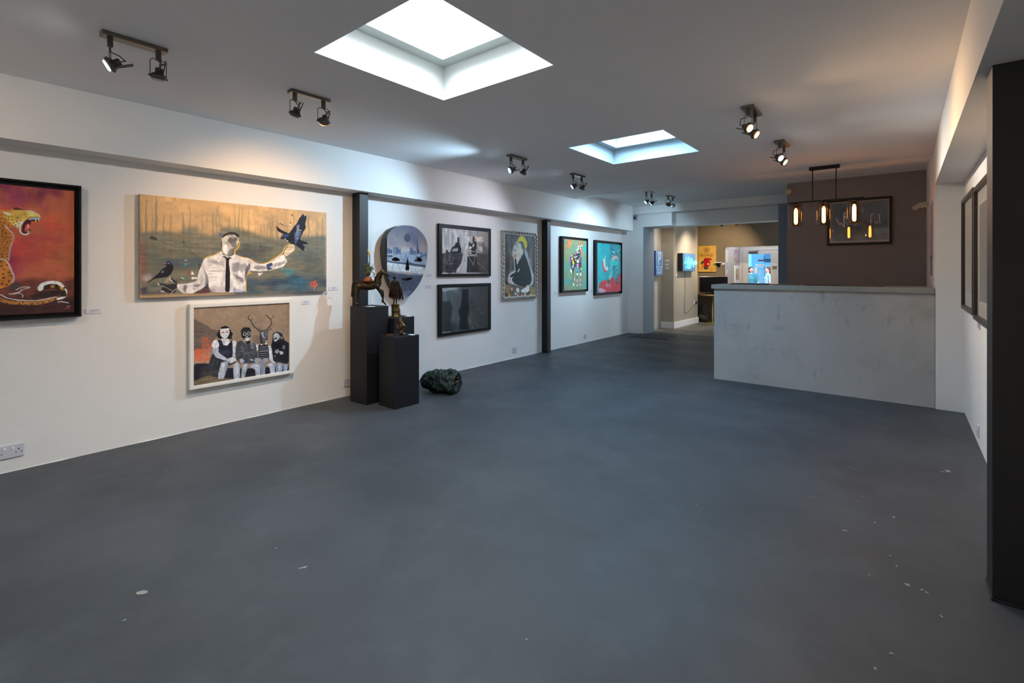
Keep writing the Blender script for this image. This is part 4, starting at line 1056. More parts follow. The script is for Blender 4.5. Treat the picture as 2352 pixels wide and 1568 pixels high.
# colours and brushwork of each canvas, in thousandths of its width and height
ART = {
 'leopard': dict(rect=(-0.16, 0.727, 1.064, 1.938), plane=-4.67, res=(330, 330), ops=[
  ('F',(194,104,76)),
  ('N',(217,123,59),0.9,5,4,1,(0,0.15,1,0.62)),
  ('N',(246,92,54),0.8,4,3,2,(0.35,0.12,1,0.6)),
  ('N',(184,65,74),0.6,3,9,3,(0,0.2,1,0.75)),
  ('N',(126,46,74),1.0,6,5,4,(0,-0.1,1,0.17)),
  ('N',(147,56,99),0.6,14,2,5,(0.3,-0.05,1,0.22)),
  ('N',(184,65,104),0.3,16,1.5,6,(0.3,0,1,0.3)),
  ('N',(145,73,64),0.9,5,5,7,(0,0.66,1,0.85)),
  ('N',(89,46,44),1.0,4,4,8,(-0.2,0.8,1.2,1.2)),
  ('N',(51,34,39),1.0,3,3,9,(-0.2,0.88,1.2,1.3)),
  ('N',(163,34,94),0.8,3,3,10,(0.38,0.45,0.75,0.8)),
  ('N',(145,99,64),0.7,5,4,11,(0.8,0.4,1.1,0.9)),
  ('P',(217,73,46),0.3,14,[843,198,902,229,915,309,876,384,838,350,824,262]),
  ('L',(182,41,64),0.6,0.0032,[928,309,919,382,876,447,824,493,815,530]),
  ('P',(89,51,49),0.85,14,[364,703,618,747,762,715,888,753,1023,709,1023,1023,364,1025]),
  ('P',(54,34,36),0.8,12,[364,856,1023,875,1023,1023,364,1025]),
  ('P',(208,130,56),1,2,[364,348,471,275,549,227,583,199,618,198,660,173,683,178,719,185,762,190,793,216,800,238,795,256,780,247,750,243,725,262,707,289,694,325,676,339,647,328,623,330,641,363,654,396,647,439,636,483,631,534,628,577,638,628,653,680,658,714,652,748,636,773,607,789,583,797,364,800]),
  ('P',(246,205,96),0.9,3,[618,212,676,188,725,188,780,213,796,238,775,236,737,244,701,281,671,323,647,302,623,279,601,238]),
  ('P',(244,241,209),0.7,3,[653,294,694,273,719,254,701,289,689,325,665,327]),
  ('P',(246,234,144),0.6,4,[719,192,762,197,790,221,762,232,725,227]),
  ('P',(163,105,49),0.55,6,[583,333,623,364,638,406,623,492,618,561,583,561]),
  ('SP',(33,27,29),0.95,0.0133,[417,378,526,270,583,231,618,237,689,247,701,281,671,326,636,330,647,397,636,449,623,561,583,570,417,564]),
  ('SP',(33,27,29),0.95,0.0196,[417,581,583,587,618,603,636,662,647,714,636,765,583,789,417,785]),
  ('P',(246,246,246),0.9,1.5,[598,205,618,215,647,225,638,233,612,229,601,217]),
  ('P',(44,36,39),0.9,1.5,[647,178,671,169,694,180,719,184,689,189,660,189]),
  ('L',(246,246,246),0.9,0.004,[722,192,750,191,775,205,793,219,798,238]),
  ('P',(70,17,29),1,1.5,[734,253,780,238,793,252,787,275,750,269,742,304,738,335,753,340,734,362,710,370,698,351,701,316,716,271]),
  ('P',(163,195,204),0.9,1.5,[734,251,762,238,793,238,795,253,768,255,738,265]),
  ('P',(226,92,94),1,1.5,[716,305,738,287,741,322,728,356,711,350]),
  ('P',(246,176,154),0.8,1.5,[725,305,736,296,735,323,725,336]),
  ('L',(246,246,246),1,0.007,[703,277,690,308,688,347,698,370,719,378,738,362]),
  ('L',(40,51,59),1,0.0048,[714,278,703,311,705,346,716,358,732,356]),
  ('P',(246,246,204),1,1,[769,255,779,255,776,280]),
  ('P',(246,246,204),1,1,[786,253,793,254,790,275]),
  ('P',(246,246,184),1,1,[728,350,753,339,738,348,732,357]),
  ('L',(68,51,56),0.8,0.0024,[710,220,732,216,738,225]),
  ('L',(40,32,36),0.9,0.0032,[732,244,762,235,790,236]),
  ('L',(182,195,234),0.85,0.0049,[607,315,638,355,654,396,646,449,635,500,629,577]),
  ('L',(217,224,246),0.85,0.0056,[526,579,583,571,612,581,632,620,648,672,656,714,648,753]),
  ('P',(70,65,69),0.8,4,[647,756,676,745,694,771,683,801,647,800,618,808]),
  ('L',(236,238,234),0.9,0.0035,[665,809,701,788,743,789,713,802,694,808]),
  ('L',(246,246,246),0.95,0.004,[632,838,671,831,698,815]),
  ('L',(246,246,246),0.9,0.0028,[647,841,683,835,703,849,701,866]),
  ('L',(182,123,66),1,0.0238,[549,856,618,897,701,910,787,914,850,899,888,874]),
  ('SP',(33,22,24),0.95,0.0168,[549,856,618,880,701,892,787,896,850,881,888,856,888,888,850,918,787,931,701,931,618,918,549,872]),
  ('L',(246,246,246),0.9,0.0049,[549,831,583,840,629,872,701,889,787,894,850,881,888,870]),
  ('L',(246,246,246),1,0.0266,[799,804,815,773,857,755,902,763,928,794]),
  ('L',(246,246,246),1,0.0144,[928,785,948,826,938,872,902,888]),
  ('L',(54,41,34),1,0.032,[834,792,862,784,902,797,928,826,935,854]),
  ('P',(246,176,96),0.9,4,[860,779,876,775,883,788,869,797]),
  ('P',(246,176,96),0.9,4,[912,780,927,785,935,817,919,808]),
  ('D',(30,22,24),1,0.0072,[850,775,895,776,941,799,928,844]),
  ('P',(51,36,36),1,4,[824,823,902,816,928,835,888,870,824,876,762,878,737,855]),
  ('L',(246,246,246),0.95,0.0042,[902,914,928,912,965,923]),
  ('L',(245,243,244),0.8,0.0024,[955,954,974,949]),
  ('L',(236,80,44),0.9,0.0024,[938,971,955,966,972,974]),
 ]),
 'crows': dict(rect=(1.112, 2.692, 1.148, 1.9635), plane=-4.66, res=(560, 300), ops=[
  ('F',(200,166,121)),
  ('N',(222,183,130),0.8,5,2,1,(0,-0.2,1,0.5)),
  ('N',(175,150,118),0.6,4,3,2,(0,-0.2,1,0.5)),
  ('V',(105,118,99),0.95,70,0.03,0.5,3),
  ('V',(116,122,94),0.85,50,0.1,0.55,5),
  ('V',(87,106,109),0.7,22,0.2,0.5,6),
  ('P',(103,110,101),0.9,9,[1,372,54,353,118,340,166,353,198,312,206,284,260,277,263,342,308,364,361,329,374,261,448,261,525,290,575,334,673,355,750,326,998,288,998,1006,1,972]),
  ('N',(124,125,89),0.8,5,9,4,(0,0.5,1,0.8)),
  ('N',(69,90,104),0.9,4,7,5,(0,0.48,1,1.1)),
  ('N',(121,113,94),0.8,3,6,6,(0,0.6,0.45,1)),
  ('N',(46,67,94),0.9,3,5,7,(0.55,0.75,1.1,1.2)),
  ('N',(132,132,113),0.6,3,12,8,(0.5,0.5,1.1,0.62)),
  ('N',(52,109,133),0.7,5,6,9,(0.5,0.72,0.95,1)),
  ('P',(121,111,75),0.6,14,[50,557,123,562,174,568,158,592,73,592]),
  ('P',(85,90,85),0.5,20,[847,533,967,516,979,751,992,922,853,882]),
  ('P',(51,60,80),0.5,16,[481,453,601,433,653,502,575,598,501,631,453,554]),
  ('P',(139,58,48),0.7,12,[2,372,17,491,25,663,17,834,4,877]),
  ('P',(209,196,195),0.7,8,[17,783,47,774,50,810,28,844,13,826]),
  ('P',(49,53,89),0.8,6,[4,903,28,887,35,948,84,937,118,958,6,972]),
  ('L',(65,85,113),0.8,0.0028,[356,25,354,111,357,196,361,311]),
  ('L',(87,104,109),0.7,0.0049,[28,41,27,171,28,334]),
  ('L',(87,109,99),0.6,0.0063,[69,14,67,137,69,346]),
  ('L',(69,85,99),0.8,0.0028,[186,142,190,223,190,322]),
  ('L',(65,67,63),1,0.00245,[71,433,142,490,231,566,282,614]),
  ('L',(65,67,63),1,0.0028,[186,449,223,539,256,610,273,652]),
  ('P',(60,62,58),1,2,[37,420,50,397,73,416,73,442,54,436]),
  ('L',(55,106,109),0.9,0.0063,[174,442,190,441]),
  ('L',(60,62,58),1,0.0056,[184,432,190,459]),
  ('L',(51,146,157),0.7,0.0042,[176,469,178,496]),
  ('D',(37,180,190),0.9,0.0072,[198,671,190,822,744,788,706,719,772,735]),
  ('L',(246,246,246),0.9,0.0035,[193,630,204,628]),
  ('L',(246,246,246),0.9,0.0048,[178,807,186,815]),
  ('P',(139,35,41),0.8,3,[208,740,216,740,215,782,209,782]),
  ('P',(51,146,157),0.5,8,[706,708,789,719,784,751,739,815,728,783]),
  ('L',(227,187,80),0.9,0.0063,[365,530,334,570,303,590,282,619]),
  ('L',(236,187,60),0.9,0.0096,[465,420,459,475,439,525,443,565,477,587,525,610,559,654,601,658,653,605,706,530,728,454,756,421]),
  ('L',(245,196,70),0.9,0.0112,[525,758,505,781,498,849,499,969]),
  ('P',(228,226,228),1,1.5,[361,549,329,579,294,604,280,637,273,675,263,731,254,795,252,842,206,868,174,871,160,875,160,920,190,972,231,971,269,931,291,899,303,843,309,919,329,963,392,973,496,973,496,849,503,771,525,735,575,745,632,735,673,714,717,687,742,624,717,540,679,578,647,626,601,664,559,654,515,600,472,587,443,560,415,586,383,567]),
  ('P',(159,162,171),0.9,3,[303,637,338,621,374,673,342,674]),
  ('P',(192,194,202),0.8,3,[361,626,383,615,387,712,361,664]),
  ('P',(127,129,142),0.95,2.5,[280,684,291,750,303,787,308,863,286,890,294,825,286,758]),
  ('P',(143,146,157),0.9,3,[425,653,462,642,477,711,443,760,425,740]),
  ('P',(168,169,173),0.9,3,[458,671,501,651,510,720,472,760]),
  ('P',(92,92,104),0.95,2.5,[496,711,520,641,525,701,510,750,496,869,491,800]),
  ('P',(121,122,137),0.9,3,[429,760,453,789,486,820,486,879,453,848]),
  ('P',(246,246,246),0.9,3,[308,684,370,682,378,760,365,922,329,930,312,844,303,750]),
  ('P',(246,246,246),0.8,4,[434,838,458,828,472,869,481,948,443,961]),
  ('P',(191,180,190),0.7,4,[329,892,361,922,387,904,387,972,325,962]),
  ('P',(157,127,137),0.6,4,[316,901,342,940,334,968,312,957]),
  ('P',(155,169,205),0.7,3,[434,915,467,947,491,958,486,973,429,969]),
  ('P',(136,135,136),0.9,2.5,[545,680,601,679,621,709,570,725,540,711]),
  ('P',(246,246,246),0.9,2.5,[653,626,706,572,728,603,706,646,653,668]),
  ('P',(157,154,149),0.9,2.5,[663,647,717,625,728,646,701,677,653,693]),
  ('P',(43,62,113),0.95,2,[611,669,647,637,653,677,632,693,653,714,621,735]),
  ('P',(246,246,246),0.9,2,[565,761,595,761,585,781,570,799]),
  ('P',(246,246,246),0.9,2,[223,777,227,740,239,777]),
  ('P',(246,246,246),0.9,2,[227,800,252,805,252,823,227,827]),
  ('P',(103,99,101),0.9,3,[190,881,206,886,198,968,186,931]),
  ('P',(123,120,123),0.8,3,[231,887,256,870,273,890,256,917,231,934]),
  ('P',(246,246,246),0.9,3,[206,868,239,887,231,901,256,907,282,880,286,899,247,920,206,904]),
  ('P',(51,44,60),0.8,3,[291,899,299,871,308,937,321,972,231,971,265,945]),
  ('P',(123,58,65),0.5,5,[256,940,299,928,308,971,231,971]),
  ('P',(60,62,73),0.9,2,[258,666,266,657,269,685,260,750]),
  ('P',(220,203,173),1,2,[717,540,725,497,750,432,778,419,789,451,784,494,761,527,733,571]),
  ('L',(121,109,89),0.8,0.0024,[744,507,761,474,778,451]),
  ('L',(121,109,89),0.7,0.0027,[739,475,756,442]),
  ('P',(47,46,53),1,2,[158,866,142,848,132,821,128,794,134,803,146,830,158,843,160,920,150,960,127,963,99,944,88,907,111,891,77,871,84,859,118,874]),
  ('L',(227,224,224),0.9,0.0072,[127,798,130,825,138,843]),
  ('L',(218,215,214),0.9,0.0063,[76,861,82,876]),
  ('L',(236,233,234),0.9,0.007,[90,939,103,945]),
  ('L',(159,155,147),0.7,0.0042,[92,890,115,909,138,937]),
  ('L',(209,206,200),0.8,0.0049,[132,968,142,941,158,920]),
  ('P',(182,164,133),0.8,3,[103,842,118,811,130,803,127,847,111,860]),
  ('P',(192,191,190),1,1.5,[370,415,374,366,397,334,429,326,458,357,463,405,453,456,443,476,429,492,422,546,415,576,397,571,374,539,374,462]),
  ('P',(87,88,89),0.95,2,[411,372,434,360,453,377,455,406,443,418,450,446,439,481,420,448,401,411]),
  ('P',(103,104,106),0.9,2.5,[418,497,429,492,422,546,413,586,404,556]),
  ('P',(242,243,243),0.9,3,[381,452,401,451,406,508,397,566,378,529]),
  ('P',(139,139,140),0.9,3,[429,424,448,422,446,476,429,483,415,459]),
  ('P',(35,35,39),1,1.5,[372,376,383,342,411,316,443,317,465,346,459,372,439,344,411,343,387,365,378,384]),
  ('L',(35,35,39),1,0.004,[401,364,420,351,434,360]),
  ('P',(157,157,157),0.9,2,[420,356,439,359,434,389,420,381]),
  ('P',(51,90,152),0.9,4,[354,326,365,329,378,356,374,376,361,357]),
  ('L',(42,58,94),0.9,0.0035,[361,349,370,366]),
  ('P',(33,32,36),0.9,2,[368,405,374,424,374,491,370,481]),
  ('P',(228,226,228),1,1.5,[370,524,383,577,365,597,361,549]),
  ('P',(236,236,238),1,1.5,[415,586,441,550,443,603,425,604]),
  ('L',(87,88,94),0.9,0.0024,[370,529,387,577,401,590]),
  ('P',(28,28,34),1,1.5,[370,587,387,577,399,595,418,589,429,604,413,604,408,633,415,750,413,968,389,969,391,750,394,625,387,590]),
  ('P',(22,24,38),1,1.5,[105,674,113,647,127,641,140,651,144,704,138,749,123,794,99,806,84,810,61,819,35,854,30,848,65,793,80,757,96,714,115,691]),
  ('P',(103,118,147),0.9,1.5,[99,665,113,655,115,668,105,671]),
  ('P',(69,90,142),0.8,3,[123,647,138,647,141,686,130,660]),
  ('P',(139,155,185),0.8,3,[94,740,101,736,97,758,90,758]),
  ('D',(246,246,246),1,0.0028,[122,663]),
  ('L',(139,125,94),0.9,0.0032,[82,810,92,845]),
  ('L',(139,125,94),0.9,0.0028,[96,806,101,837]),
  ('P',(22,24,40),1,1.5,[671,209,695,247,733,280,750,294,778,215,801,159,818,91,844,37,847,75,861,51,864,94,856,161,858,215,829,306,818,361,870,389,873,411,835,414,853,446,841,501,818,459,795,429,772,420,750,400,739,370,695,362,706,330,717,302,679,270]),
  ('P',(87,109,157),0.8,3,[784,279,818,253,829,274,806,362,789,429]),
  ('P',(137,141,171),0.8,3,[801,191,818,177,806,297,795,321]),
  ('D',(246,246,246),0.95,0.0048,[728,360,815,243,827,247,742,384,806,346]),
  ('P',(51,76,128),0.7,3,[717,308,750,299,744,337,706,351]),
  ('L',(191,159,89),0.8,0.0036,[775,419,780,430]),
  ('D',(28,24,34),1,0.0064,[697,185,709,193,770,72,761,165,580,458]),
  ('L',(28,24,34),0.8,0.0027,[706,204,750,209]),
  ('D',(246,246,246),1,0.0054,[758,181]),
  ('L',(22,24,40),0.9,0.0027,[841,425,876,465]),
  ('L',(22,24,40),0.9,0.0027,[818,426,853,500]),
  ('L',(245,83,39),1,0.0081,[912,885,894,890,888,917,903,928,915,907,912,885,918,929,912,973]),
  ('L',(245,83,39),1,0.0081,[912,874,924,863,927,896,936,908,921,935,915,918]),
 ]),
 'children': dict(rect=(1.482, 2.3, 0.388, 1.048), plane=-4.665, res=(380, 310), ops=[
  ('F',(156,134,113)),
  ('N',(167,146,126),0.6,8,8,1,(-0.2,-0.2,1.2,1.2)),
  ('N',(145,128,110),0.5,3,3,2,(-0.2,-0.2,1.2,1.2)),
  ('P',(103,92,86),0.95,5,[4,138,56,183,98,221,139,250,170,295,225,311,238,371,188,450,164,530,4,547]),
  ('N',(127,110,96),0.7,5,5,3,(0,0.2,0.3,0.6)),
  ('P',(118,105,93),0.8,6,[578,433,626,421,661,462,661,570,592,524]),
  ('P',(158,150,142),0.7,6,[993,430,1031,348,1053,361,1053,570,984,561]),
  ('P',(222,222,222),0.7,4,[1004,430,1031,415,1031,473,1007,470]),
  ('P',(187,164,142),0.8,5,[4,629,158,614,158,739,4,711]),
  ('SC',(240,92,35),0.95,0.011,[10,556,33,518,75,558,81,385,164,395,182,550,164,665,128,724,4,670]),
  ('SC',(240,76,33),0.9,0.006,[969,483,1053,476,1053,714,993,580]),
  ('SC',(246,85,26),0.95,0.0065,[10,532,62,523,86,585,62,664,10,638]),
  ('SC',(246,85,26),0.9,0.0055,[10,638,152,655,152,729,10,708]),
  ('P',(32,31,42),1,3,[2,712,152,738,238,814,364,838,456,864,661,894,1031,927,1053,761,1053,1027,2,1005]),
  ('N',(85,83,82),0.6,8,6,4,(0,0.72,0.35,1)),
  ('P',(123,109,89),0.95,6,[2,939,139,894,263,962,390,989,523,992,661,1003,879,1011,1053,980,1053,1027,2,1009]),
  ('N',(48,44,44),0.6,8,6,5,(0,0.86,1,1)),
  ('P',(24,24,35),1,2,[219,377,238,321,263,273,307,262,345,291,364,353,381,382,364,423,378,448,326,445,238,429]),
  ('P',(223,224,229),1,2,[252,314,289,297,339,308,348,352,339,392,320,426,295,430,269,409,253,365]),
  ('P',(246,246,246),1,1.5,[247,297,295,306,345,298,348,312,301,320,251,312]),
  ('P',(196,56,35),1,2,[263,341,289,344,289,358,267,356]),
  ('P',(196,56,35),1,2,[311,342,333,344,333,358,313,358]),
  ('L',(68,67,72),0.9,0.0018,[263,332,291,338]),
  ('L',(68,67,72),0.9,0.0015,[308,336,336,338]),
  ('L',(101,96,96),0.8,0.0018,[297,358,297,379]),
  ('L',(65,60,65),0.8,0.0018,[281,392,301,403,323,392]),
  ('P',(222,223,231),1,2,[263,430,333,435,355,491,326,529,289,523,263,468]),
  ('P',(35,38,58),1,2,[225,447,263,442,285,523,326,533,358,473,374,476,378,615,372,700,238,677,238,541]),
  ('P',(233,236,243),1,2,[170,497,194,442,225,442,244,491,238,541,194,544,174,523]),
  ('P',(233,236,243),1,2,[374,476,403,471,416,508,407,559,378,555]),
  ('L',(136,141,156),0.8,0.0024,[182,482,225,497]),
  ('P',(50,53,58),1,3,[225,650,176,617,158,680,116,839,152,847,238,838,352,800,410,776,390,703,326,683]),
  ('L',(103,114,124),0.8,0.0025,[200,671,158,848]),
  ('L',(103,114,124),0.7,0.0024,[176,700,238,729,128,783]),
  ('P',(65,71,77),0.7,6,[251,586,326,589,364,630,326,658,263,630]),
  ('P',(188,196,212),1,2,[182,541,238,541,238,609,326,709,384,736,378,771,352,774,313,733,213,673,188,609]),
  ('P',(205,213,229),1,2,[378,555,407,559,407,697,378,702]),
  ('P',(218,220,226),1,2,[333,706,372,695,410,711,410,750,364,773]),
  ('P',(143,155,189),0.6,5,[194,552,219,556,213,623,194,611]),
  ('P',(183,191,208),1,2,[263,750,295,736,329,753,334,797,313,862,289,968,229,964,238,873,253,808]),
  ('P',(183,191,208),1,2,[384,789,423,770,450,802,450,1011,390,1008,384,892]),
  ('P',(231,236,246),0.7,6,[269,768,301,756,295,824,269,886]),
  ('P',(231,236,246),0.7,6,[410,811,430,806,430,920,410,950]),
  ('P',(103,110,133),0.6,6,[313,767,334,788,301,911,289,959]),
  ('P',(30,31,37),1,2,[460,347,477,314,496,303,550,314,570,352,564,448,557,492,523,514,489,465,469,436]),
  ('L',(134,132,131),0.8,0.002,[479,359,557,364]),
  ('D',(183,182,177),1,0.0156,[502,398,544,397]),
  ('D',(28,29,35),1,0.0096,[502,398,544,397]),
  ('P',(200,200,198),1,2,[513,429,537,427,533,444,516,442]),
  ('P',(205,204,203),1,2,[500,453,561,453,562,492,537,503,502,494]),
  ('L',(103,101,100),0.8,0.0018,[502,476,561,477]),
  ('P',(27,28,34),1,2,[506,503,564,497,557,536,523,536]),
  ('P',(70,74,82),1,2,[423,500,469,480,510,530,564,538,592,506,619,564,647,748,647,792,605,821,456,794,410,724,403,618]),
  ('P',(101,105,114),0.8,4,[456,558,496,580,510,636,469,647]),
  ('L',(125,130,140),0.8,0.003,[477,489,523,594,537,658]),
  ('L',(32,33,42),0.9,0.0024,[523,656,523,797]),
  ('L',(149,155,166),0.7,0.0024,[430,676,523,665,612,652]),
  ('L',(149,155,166),0.7,0.002,[443,626,523,656,619,689]),
  ('L',(131,136,146),0.7,0.0024,[456,750,523,673,592,774]),
  ('P',(121,128,142),0.8,5,[557,536,598,542,605,624,564,609]),
  ('P',(154,159,173),0.9,2,[564,529,595,506,592,541]),
  ('P',(171,177,191),1,2,[443,735,477,732,502,767,477,797,450,774]),
  ('P',(178,186,198),1,2,[612,750,647,753,654,794,641,823,605,803]),
  ('P',(196,202,215),0.9,2,[550,748,598,767,592,783,564,774]),
  ('P',(158,168,184),1,2,[477,806,531,803,544,845,516,920,502,997,463,1002,469,911]),
  ('P',(218,224,236),0.6,4,[489,826,523,824,510,865,487,914]),
  ('P',(178,188,208),1,2,[557,848,592,818,647,824,671,861,669,1014,619,1012,612,912,564,867]),
  ('P',(222,229,240),0.6,5,[592,836,647,847,654,885,605,874]),
  ('L',(77,83,93),0.7,0.003,[616,903,626,1005]),
  ('L',(48,44,44),1,0.0078,[675,377,647,352,605,311,581,264,564,217,544,197,537,165,557,145]),
  ('L',(48,44,44),1,0.0054,[564,226,581,211,584,188]),
  ('L',(48,44,44),1,0.0036,[661,353,650,308]),
  ('L',(48,44,44),1,0.003,[686,365,686,320]),
  ('L',(48,44,44),1,0.0078,[732,371,760,338,790,295,790,239,775,211,754,182,732,161]),
  ('L',(48,44,44),1,0.0054,[790,221,812,195,813,159]),
  ('L',(48,44,44),1,0.0036,[790,305,812,297,819,261]),
  ('L',(48,44,44),1,0.003,[768,338,804,320]),
  ('P',(95,95,95),1,2,[661,389,626,358,633,350,682,365,732,371,797,350,793,368,754,391,754,456,751,518,725,524,732,562,675,562,661,479]),
  ('P',(35,35,40),0.9,3,[661,408,682,473,704,558,665,561]),
  ('P',(187,193,208),0.9,3,[678,400,725,397,740,453,747,491,725,488,697,467]),
  ('P',(68,74,96),0.9,2,[704,403,725,397,740,471,725,488,704,448]),
  ('D',(21,22,26),1,0.0042,[686,427,740,471]),
  ('D',(231,236,240),0.9,0.003,[683,415,736,517]),
  ('P',(30,29,30),1,2,[729,483,754,488,751,509,729,502]),
  ('P',(227,229,236),1,2,[619,564,647,559,650,632,633,647]),
  ('P',(216,220,231),1,2,[758,583,782,597,804,692,812,776,804,821,775,806,768,695]),
  ('P',(39,40,51),1,2,[647,568,754,574,768,695,768,806,661,805,647,694]),
  ('P',(236,238,245),0.9,2,[671,548,697,579,678,582]),
  ('P',(236,238,245),0.9,2,[725,542,747,564,725,583]),
  ('L',(200,204,217),0.9,0.003,[661,606,754,611]),
  ('L',(183,186,198),0.9,0.003,[658,632,758,644]),
  ('L',(218,222,236),0.9,0.0042,[661,661,760,671]),
  ('L',(183,186,198),0.9,0.003,[661,691,764,705]),
  ('L',(200,204,217),0.8,0.003,[661,718,764,741]),
  ('L',(156,159,175),0.8,0.0036,[661,750,768,777]),
  ('P',(183,186,203),0.8,4,[697,774,760,768,754,821,704,821]),
  ('P',(156,161,177),0.9,3,[641,747,682,771,725,842,682,844,647,783]),
  ('P',(138,148,166),1,2,[675,817,725,842,721,1024,675,1020]),
  ('P',(176,186,205),1,2,[740,864,790,845,834,873,834,1011,782,1009,775,917]),
  ('P',(218,227,240),0.6,4,[754,867,804,867,804,914]),
  ('P',(205,211,224),1,2,[775,806,812,814,841,865,804,848]),
  ('P',(196,204,219),0.6,5,[797,921,819,926,819,998,801,995]),
  ('P',(35,35,44),1,2,[808,435,834,411,872,411,916,439,932,497,946,545,984,580,1023,623,1053,694,1053,932,984,900,924,880,819,833,804,720,790,589,804,536]),
  ('P',(178,179,187),1,2,[813,464,834,424,872,433,901,492,879,518,856,542,823,538]),
  ('P',(224,227,233),0.8,3,[819,450,856,441,872,471,834,476]),
  ('P',(43,38,39),1,2,[826,497,856,492,856,515,834,521]),
  ('P',(213,215,222),0.9,2,[826,529,856,526,852,547,834,548]),
  ('P',(118,119,124),0.9,2,[897,492,924,486,924,524,901,526]),
  ('L',(19,20,26),0.8,0.0028,[834,465,848,465]),
  ('L',(85,87,100),0.9,0.003,[812,426,863,414,916,448]),
  ('P',(18,20,26),0.9,3,[797,553,863,580,901,548,939,611,894,661,804,627]),
  ('P',(138,148,161),0.8,4,[924,618,954,623,946,677,924,665]),
  ('P',(156,161,170),1,2,[834,679,872,665,886,705,863,729,834,715]),
  ('P',(200,206,217),1,2,[886,695,932,712,932,745,894,748]),
  ('P',(218,209,182),0.9,2,[826,752,841,753,837,771]),
  ('P',(50,56,68),0.7,6,[819,777,879,824,954,867,879,862]),
  ('P',(141,152,175),1,2,[841,874,879,853,916,879,928,945,908,1017,848,1014]),
  ('P',(205,218,240),0.6,4,[872,879,901,903,894,967,879,974]),
  ('P',(154,173,203),1,2,[939,902,984,900,989,958,962,1009,932,1012]),
  ('D',(196,159,110),1,0.0056,[989,886]),
 ]),
 'mask': dict(rect=(3.396, 4.012, 1.025, 1.905), plane=-4.585, res=(230, 300), ops=[
  ('F',(87,92,105)),
  ('GR',(74,81,99),(160,148,145),0,0.4),
  ('N',(105,98,121),0.7,4,6,1,(0,-0.1,1,0.35)),
  ('N',(71,83,109),0.7,3,3,2,(0,-0.2,1,0.3)),
  ('P',(178,174,169),0.8,14,[317,316,435,299,557,323,557,377,317,382]),
  ('P',(130,148,169),0.9,4,[-60,351,154,347,154,307,200,299,294,316,317,369,459,366,532,337,631,335,706,353,964,356,990,566,-37,506]),
  ('B',(60,79,107),0.9,[-32,325,-5,317,75,335,125,347,125,393,-32,395]),
  ('B',(89,109,137),0.9,[136,307,188,299,200,398,143,399]),
  ('B',(62,79,109),0.9,[200,299,258,310,269,343,317,316,317,395,206,398]),
  ('B',(71,88,117),0.9,[532,317,583,289,607,335,682,348,695,395,532,399]),
  ('P',(52,66,92),0.95,2,[713,181,726,181,739,264,745,318,776,345,782,386,706,389,700,319]),
  ('B',(75,96,125),0.9,[795,359,860,358,860,392,964,356,971,411,795,428]),
  ('SC',(222,226,221),0.8,0.0054,[131,373,964,369,964,482,388,475,-16,480,-16,415,120,399]),
  ('SC',(48,62,80),0.8,0.0054,[131,347,964,369,964,468,154,465]),
  ('P',(52,66,88),0.9,3,[-32,415,125,412,125,439,-16,441]),
  ('L',(227,230,225),0.9,0.003,[-49,406,131,399]),
  ('P',(50,64,84),0.95,3,[-37,483,154,498,435,508,532,500,631,519,938,539,938,574,834,560,435,535,-16,502]),
  ('P',(190,195,197),0.95,3,[-21,499,154,520,424,535,508,548,834,567,885,588,924,609,860,665,508,636,41,616]),
  ('SC',(71,88,113),0.75,0.0072,[6,538,269,556,834,588,885,609,847,658,388,636,29,603]),
  ('SC',(246,243,231),0.7,0.004,[-5,512,388,535,834,574,834,636,41,609]),
  ('P',(46,57,76),0.95,8,[11,623,269,649,631,677,872,672,834,748,695,877,508,961,364,931,154,833,41,720]),
  ('N',(68,81,103),0.7,4,3,3,(0,0.6,1,1.1)),
  ('P',(99,109,127),0.7,12,[364,891,570,875,508,961,388,951]),
  ('SC',(105,122,137),0.6,0.0045,[41,626,860,658,847,685,154,668]),
  ('D',(52,64,84),1,0.048,[474,173]),
  ('P',(50,64,78),1,2,[682,423,834,420,860,441,682,436]),
 ]),
 'couple': dict(rect=(4.325, 5.238, 1.322, 1.925), plane=-4.675, res=(240, 200), ops=[
  ('F',(174,172,165)),
  ('GH',(246,246,246),(143,127,115),0,1),
  ('N',(146,147,145),0.6,22,2,1,(-0.1,-0.1,1.1,0.7)),
  ('N',(246,246,231),0.7,16,2,2,(-0.1,-0.1,0.6,0.6)),
  ('N',(95,85,80),0.8,6,4,3,(0.75,0,1.2,1.1)),
  ('P',(65,65,67),0.95,6,[-1,554,73,542,175,506,370,479,424,561,416,726,309,892,278,975,-1,973]),
  ('P',(74,65,62),0.9,6,[727,512,862,542,991,519,991,968,621,967,720,720]),
  ('N',(37,37,39),0.8,6,6,4,(0,0.6,0.4,1.1)),
  ('P',(234,211,183),0.8,4,[678,139,862,124,862,247,736,255]),
  ('L',(74,68,64),0.8,0.0025,[678,123,862,108]),
  ('L',(74,68,64),0.8,0.0025,[761,310,878,310]),
  ('L',(95,93,92),0.8,0.003,[124,41,309,23,462,33,621,51]),
  ('P',(45,45,49),1,3,[309,187,347,176,350,217,347,284,363,348,393,444,386,512,340,547,175,554,175,481,197,423,256,371,278,287,301,318,312,252]),
  ('P',(195,203,198),0.9,4,[227,446,324,425,317,499,197,504]),
  ('P',(59,59,59),1,4,[70,486,120,476,124,556,80,557]),
  ('L',(231,242,236),0.9,0.004,[124,516,160,514,149,652,146,733]),
  ('L',(204,217,218),0.9,0.004,[59,559,60,965]),
  ('L',(192,231,246),0.9,0.0035,[88,781,211,779]),
  ('L',(137,163,178),0.9,0.003,[241,779,355,778]),
  ('P',(216,213,206),1,4,[470,466,502,456,518,599,509,725,502,849,486,972,286,970,294,909,386,776,424,610]),
  ('L',(246,246,246),0.8,0.0035,[301,967,386,793]),
  ('L',(74,73,77),0.8,0.0035,[355,967,447,776,462,642]),
